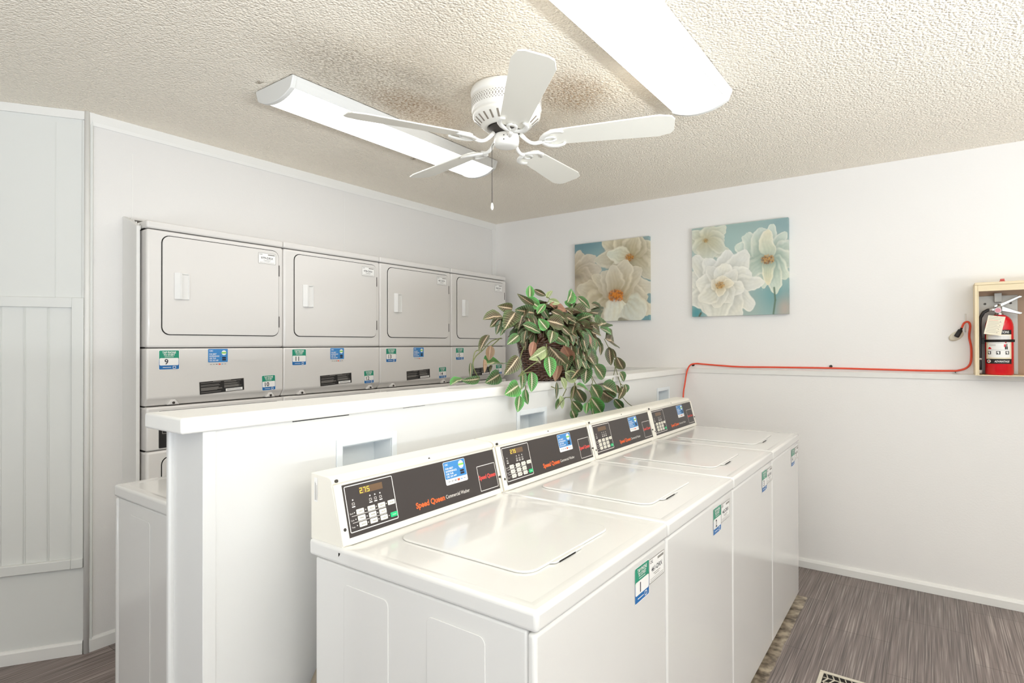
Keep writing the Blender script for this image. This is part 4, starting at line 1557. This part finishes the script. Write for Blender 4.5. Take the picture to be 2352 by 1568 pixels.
def leaf_mat():
    m = mat('striped_leaf', '#5E9A54', .42)
    nt = m.node_tree
    at = N(m, 'ShaderNodeVertexColor'); at.layer_name = 'leaf'     # r: across, g: along, b: kind
    sp = N(m, 'ShaderNodeSeparateColor')
    nt.links.new(at.outputs['Color'], sp.inputs[0])

    def math_(op, a, b_=None, c_=None):
        n = N(m, 'ShaderNodeMath', operation=op)
        for i, v in enumerate((a, b_, c_)):
            if v is None:
                continue
            if isinstance(v, (int, float)):
                n.inputs[i].default_value = v
            else:
                nt.links.new(v, n.inputs[i])
        return n.outputs[0]
    u = math_('ABSOLUTE', math_('MULTIPLY_ADD', sp.outputs[0], 2.0, -1.0))
    v = sp.outputs[1]
    kd = sp.outputs[2]
    # side veins sweep from the midrib towards the tip
    ph = math_('SUBTRACT', v, math_('MULTIPLY', math_('POWER', u, 1.3), .20))
    st = math_('ABSOLUTE', math_('SUBTRACT', math_('FRACT', math_('MULTIPLY', ph, 10.0)), .5))
    vein = math_('SUBTRACT', 1.0, math_('MULTIPLY', st, 10.5))
    vein = math_('MAXIMUM', math_('MINIMUM', math_('MULTIPLY', vein, 1.4), 1.0), 0.0)
    mid = math_('MAXIMUM', math_('SUBTRACT', 1.0, math_('MULTIPLY', u, 13.0)), 0.0)
    mid = math_('MINIMUM', math_('MULTIPLY', mid, 2.0), 1.0)
    feather = math_('MULTIPLY', math_('MAXIMUM', math_('SUBTRACT', 1.0, math_('MULTIPLY', u, 5.0)), 0.0), .55)
    mid = math_('MAXIMUM', mid, feather)
    edge = math_('MAXIMUM', math_('POWER', u, 2.2), math_('POWER', v, 5.0))

    def ramp(stops, fac):
        r = N(m, 'ShaderNodeValToRGB')
        e = r.color_ramp.elements
        e[0].position, e[0].color = stops[0][0], lin(stops[0][1])
        e[1].position, e[1].color = stops[-1][0], lin(stops[-1][1])
        for p_, c_ in stops[1:-1]:
            k = e.new(p_); k.color = lin(c_)
        nt.links.new(fac, r.inputs[0])
        return r.outputs[0]

    def mixc(f, a, b_):
        n = N(m, 'ShaderNodeMix', data_type='RGBA')
        nt.links.new(f, n.inputs[0]) if not isinstance(f, float) else setattr(n.inputs[0], 'default_value', f)
        for i, q in ((6, a), (7, b_)):
            if isinstance(q, str):
                n.inputs[i].default_value = lin(q)
            else:
                nt.links.new(q, n.inputs[i])
        return n.outputs[2]
    inner = ramp([(0.0, '#466030'), (.25, '#41492A'), (.45, '#4A3A28'), (.65, '#383624'), (.85, '#8B5F4E'), (1.0, '#87936A')], kd)
    outer = ramp([(0.0, '#4BAA52'), (.25, '#37743F'), (.45, '#4C6038'), (.65, '#305833'), (.85, '#94705A'), (1.0, '#A3B47C')], kd)
    line = ramp([(0.0, '#B8DE9A'), (.25, '#B9CF93'), (.45, '#BDB08C'), (.65, '#A9BB8A'), (.85, '#A57A62'), (1.0, '#C6D2A0')], kd)
    core = ramp([(0.0, '#EFD8C2'), (.5, '#DCC6A6'), (.85, '#B08468'), (1.0, '#DEE0BC')], kd)
    c = mixc(edge, inner, outer)
    c = mixc(math_('MULTIPLY', vein, .66), c, line)
    c = mixc(mid, c, core)
    # the underside is duller and pinker
    geo = N(m, 'ShaderNodeNewGeometry')
    c = mixc(math_('MULTIPLY', geo.outputs['Backfacing'], .55), c, '#8C6A58')
    nt.links.new(c, bsdf(m).inputs['Base Color'])
    return m


M_LEAF = leaf_mat()
M_STEM = mat('vine_stem', '#6E7444', .55)


def pix(cx, cy, x):
    """where the line of sight through a point of the enlarged plant view meets the upright plane at x"""
    px, py = 1000 + cx / 4.356, 620 + cy / 4.356
    v = CD + CR * ((px - 1176) / F_PX) + CU * ((784 - py) / F_PX)
    t = x / v.x
    return Vector((0, 0, CAM_H)) + v * t


def depth_x(cx, cy):
    if cx < 690 and cy > 640:
        return -1.47
    if cy > 1080:
        return -1.345
    f = max(0, min(1, (cy - 180) / 420))
    e = max(0, 1 - ((cx - 1150) / 720) ** 2)
    return -1.475 + (.175 * e) * f


LEAVES = []      # base x, base y, tip x, tip y, width ratio, kind
G, DG, BR, DB, PK, OL = .0, .25, .45, .65, .85, 1.0
for row in '''945 290 948 145 .55 0|985 195 1110 262 .40 .45|1120 285 1165 190 .40 1|1130 300 1250 335 .45 1|905 290 1060 382 .55 0
1020 440 1100 330 .35 0|985 350 835 255 .30 .65|770 385 635 365 .55 .45|990 432 815 395 .42 .65|905 395 818 572 .60 .45
800 425 698 575 .55 .40|915 445 975 598 .50 .45|960 445 1025 585 .40 .45|670 465 488 470 .58 .45|660 455 558 565 .50 .45
655 500 608 645 .45 .65|705 560 648 655 .45 .25|1118 592 1035 488 .72 0|1115 505 1312 552 .55 .45|1065 375 1135 490 .50 .25
870 545 1065 622 .40 .25|905 605 880 730 .50 .65|1160 410 1310 492 .45 .45|1140 350 1325 412 .40 .85|1320 325 1382 192 .58 0
1370 285 1362 375 .80 0|1420 268 1560 385 .35 .25|1560 335 1692 385 .30 .65|1555 395 1722 410 .25 .65|1540 420 1702 442 .25 .65
1375 395 1545 455 .50 .45|1425 400 1425 495 .60 .45|1410 515 1552 605 .52 .45|1400 525 1368 622 .60 .65|1560 540 1655 645 .45 .45
1618 560 1722 522 .75 .25|1645 580 1772 635 .28 0|1255 560 1355 655 .45 .45|1175 608 1150 728 .75 .25|1190 640 1315 745 .50 .25
1440 612 1535 705 .40 .25|1442 690 1440 852 .42 .25|1432 775 1430 935 .50 .65|1480 700 1502 865 .28 .85|1600 670 1662 775 .40 .65
1640 715 1658 855 .45 .45|835 650 720 742 .55 .25|985 715 955 862 .48 .85|1110 790 945 892 .42 1|1145 765 1315 968 .58 .45
1285 755 1375 920 .62 .85|1345 830 1305 1015 .42 .65|1000 865 1055 935 .50 .45|832 865 705 1045 .60 .45|1132 865 1155 1062 .62 0
1235 935 1198 1105 .50 .85|962 1018 970 1218 .56 0|872 1005 872 1192 .42 .25|832 1152 698 1245 .62 0|900 1188 922 1345 .52 0
842 1255 825 1420 .58 0|1212 1120 1215 1292 .22 .65|1295 1018 1412 1112 .55 1|1255 1075 1315 1195 .50 1|1302 1275 1198 1362 .35 .25
1248 1255 1272 1388 .45 1|1462 965 1365 1072 .45 .65|1512 955 1498 1135 .66 .25|1588 945 1702 1095 .52 .25|1395 1155 1368 1292 .35 .45
1408 1185 1492 1335 .62 .65|1415 1150 1542 1205 .35 0|1370 1308 1462 1425 .58 .25|1362 1395 1405 1495 .80 .25|1562 1145 1652 1295 .62 .25
1555 1272 1675 1445 .52 0|1522 1325 1508 1435 .60 0|1570 1378 1590 1512 .28 .25|1665 1150 1825 1235 .52 .25|1655 1205 1795 1305 .52 .45
1810 1148 1832 1235 .60 .45|1885 1165 1840 1290 .42 .45|1898 1140 1918 1225 .75 .25|1788 1288 1882 1392 .42 .25|1958 1355 2022 1442 .22 .25
1698 690 1815 720 .75 .45|1738 768 1755 955 .48 .45|1815 868 1882 1018 .60 .45|1768 785 1805 890 .40 .45|1845 1018 1895 1115 .70 .25
532 648 432 795 .35 .45|552 755 535 905 .62 .85|662 940 498 918 .68 0|490 888 495 1025 .32 .85|352 925 352 1075 .32 .65
445 1085 285 1112 .30 .25|285 1092 152 1128 .42 0|645 1040 515 1125 .62 .25|560 950 545 1008 .30 .65'''.replace('\n', '|').split('|'):
    LEAVES.append([float(k) for k in row.split()])
rnd = random.Random(21)
LV, LF, LC = [], [], []


def add_leaf(base, tip, normal, wr, kind, curl):
    ax = tip - base
    ln = ax.length
    t = ax.normalized()
    nrm = (normal - t * normal.dot(t)).normalized()
    sd = t.cross(nrm)
    if sd.dot(CR) < 0 and abs(sd.dot(CR)) > .2:
        pass
    nu, nv = 6, 10
    o = len(LV)
    for j in range(nv + 1):
        v = j / nv
        wv = wr * .5 * ln * (math.sin(PI * min(1, v ** .80)) ** .72 if 0 < v < 1 else 0)
        wv = max(wv, .0006)
        for i in range(nu + 1):
            u = -1 + 2 * i / nu
            lift = abs(u) ** 1.2 * wv * .46 + .06 * wv * math.sin(v * 16 + u * 2)
            sag = -curl * ln * (v * v - .35 * v)
            LV.append(base + t * ln * v + sd * u * wv + nrm * (lift + sag))
            LC.append(((u + 1) / 2, v, kind, 1))
    for j in range(nv):
        for i in range(nu):
            a = o + j * (nu + 1) + i
            LF.append((a, a + 1, a + nu + 2, a + nu + 1))


def to_cam(p):
    return (Vector((0, 0, CAM_H)) - p).normalized()


for bx, by, tx, ty, wr, kd in LEAVES:
    xb = depth_x(bx, by) + rnd.uniform(-.012, .012)
    xt = depth_x(tx, ty) + rnd.uniform(-.005, .030)
    if max(by, ty) > 1080 and bx > 690:
        xb, xt = -1.345, -1.335
    xt = max(xb - .012, min(xb + .030, xt))
    pb, pt = pix(bx, by, xb), pix(tx, ty, xt)
    if by > 1080 and bx > 690:
        pb.x = max(pb.x, -1.362)
    for p in (pb, pt):
        if p.x < -1.36 and p.z < PZ + .012:
            p.z = PZ + .012
    nrm = to_cam(pb) + Vector((rnd.uniform(-.55, .55), rnd.uniform(-.55, .55), rnd.uniform(-.2, .75)))
    add_leaf(pb, pt, nrm, wr, kd + rnd.uniform(-.03, .03) if .05 < kd < .95 else kd, rnd.uniform(.05, .22))
# the dense inner and far side growth of the mound, and the leaves spilling over the rim
for k in range(300):
    a = rnd.uniform(0, 2 * PI)
    rr = rnd.uniform(.1, 1.0) ** .6
    bx, by = PX + .11 * rr * math.cos(a), PY + .26 * rr * math.sin(a)
    bz = PZ + RH + .015 + .175 * (1 - rr * rr * .75) * rnd.uniform(.3, 1)
    d = Vector((math.cos(a) * .9 + rnd.uniform(-.4, .4), math.sin(a) * .9 + rnd.uniform(-.4, .4), rnd.uniform(-.8, .35))).normalized()
    ln = rnd.uniform(.062, .098)
    pb = Vector((bx, by, bz))
    add_leaf(pb, pb + d * ln, Vector((d.x * .5 + .2 + rnd.uniform(-.5, .5), d.y * .5 - .2 + rnd.uniform(-.5, .5), .7)), rnd.uniform(.45, .62), rnd.choice((DG, BR, BR, DB, DB, BR, .33, .55)), rnd.uniform(.1, .3))
for k in range(62):
    a = math.radians(rnd.uniform(-88, 70) if k % 3 else rnd.uniform(-10, 70))
    f = rnd.uniform(.35, 1.0)
    rx, ry = KX + (RX - KX) * f + .022, KY + (RY - KY) * f + .018
    pb = Vector((PX + rx * math.cos(a), PY + ry * math.sin(a), PZ + RH * f + .035 + rnd.uniform(0, .02)))
    d = Vector((math.cos(a) * .45 + rnd.uniform(-.25, .25), math.sin(a) * .3 + rnd.uniform(-.45, .45), -1)).normalized()
    if a < math.radians(-25) and f < .8:
        continue
    ln = rnd.uniform(.055, .090)
    add_leaf(pb, pb + d * ln, Vector((math.cos(a) + .3 + rnd.uniform(-.7, .7), math.sin(a) - .5 + rnd.uniform(-.7, .7), .35)), rnd.uniform(.46, .64), rnd.choice((DG, BR, DB, BR, .33, .55, PK)), rnd.uniform(.05, .25))
me = bpy.data.meshes.new('foliage')
PO = Vector((PX, PY, PZ))
me.from_pydata([tuple(p - PO) for p in LV], [], LF)
at = me.color_attributes.new('leaf', 'FLOAT_COLOR', 'POINT')
at.data.foreach_set('color', np.array(LC, np.float32).ravel())
me.polygons.foreach_set('use_smooth', [True] * len(LF))
me.materials.append(M_LEAF)
fo = bpy.data.objects.new('foliage', me)
COL.objects.link(fo)
fo.parent = plant

VINES = [[(660, 680), (560, 712), (475, 800), (400, 870), (378, 960), (430, 1080)], [(640, 690), (560, 760), (548, 760)], [(475, 800), (400, 815), (375, 930), (385, 985)],
         [(890, 760), (850, 880), (868, 1005), (862, 1020)], [(1130, 862), (975, 945), (830, 1062), (900, 1030), (962, 1020)], [(860, 1170), (842, 1255)], [(868, 1010), (905, 1190)],
         [(1478, 865), (1525, 1000), (1572, 1110), (1562, 1145)], [(1500, 870), (1560, 1050), (1610, 1145)], [(1690, 690), (1735, 780), (1790, 900), (1800, 960), (1770, 1140), (1810, 1150)],
         [(1800, 960), (1850, 1130), (1890, 1150)], [(1850, 1130), (1870, 1250), (1880, 1280), (1925, 1330), (1965, 1360)], [(1390, 1120), (1415, 1185)], [(1400, 1130), (1355, 1260), (1362, 1310), (1370, 1400)],
         [(1540, 1205), (1565, 1260), (1525, 1325)], [(1565, 1260), (1550, 1330), (1570, 1380)], [(1310, 1190), (1275, 1262)], [(1300, 1275), (1360, 1272)], [(1160, 1165), (1212, 1185), (1270, 1180)],
         [(1110, 270), (1140, 300), (1020, 440)], [(1490, 860), (1460, 960)], [(1120, 860), (1110, 740)], [(1670, 1150), (1610, 1150)], [(1280, 730), (1210, 690), (1180, 610)]]
for vn in VINES:
    b = B()
    pts = []
    for (cx, cy_) in vn:
        x = depth_x(cx, cy_) + .004
        p = pix(cx, cy_, x)
        if cy_ > 1080:
            p = pix(cx, cy_, max(x, -1.355))
        if p.x < -1.36 and p.z < PZ + .006:
            p.z = PZ + .006
        pts.append(p - PO)
    b.tube(smooth_path(pts, 5), .0021, 6)
    b.build('vine', M_STEM, plant)
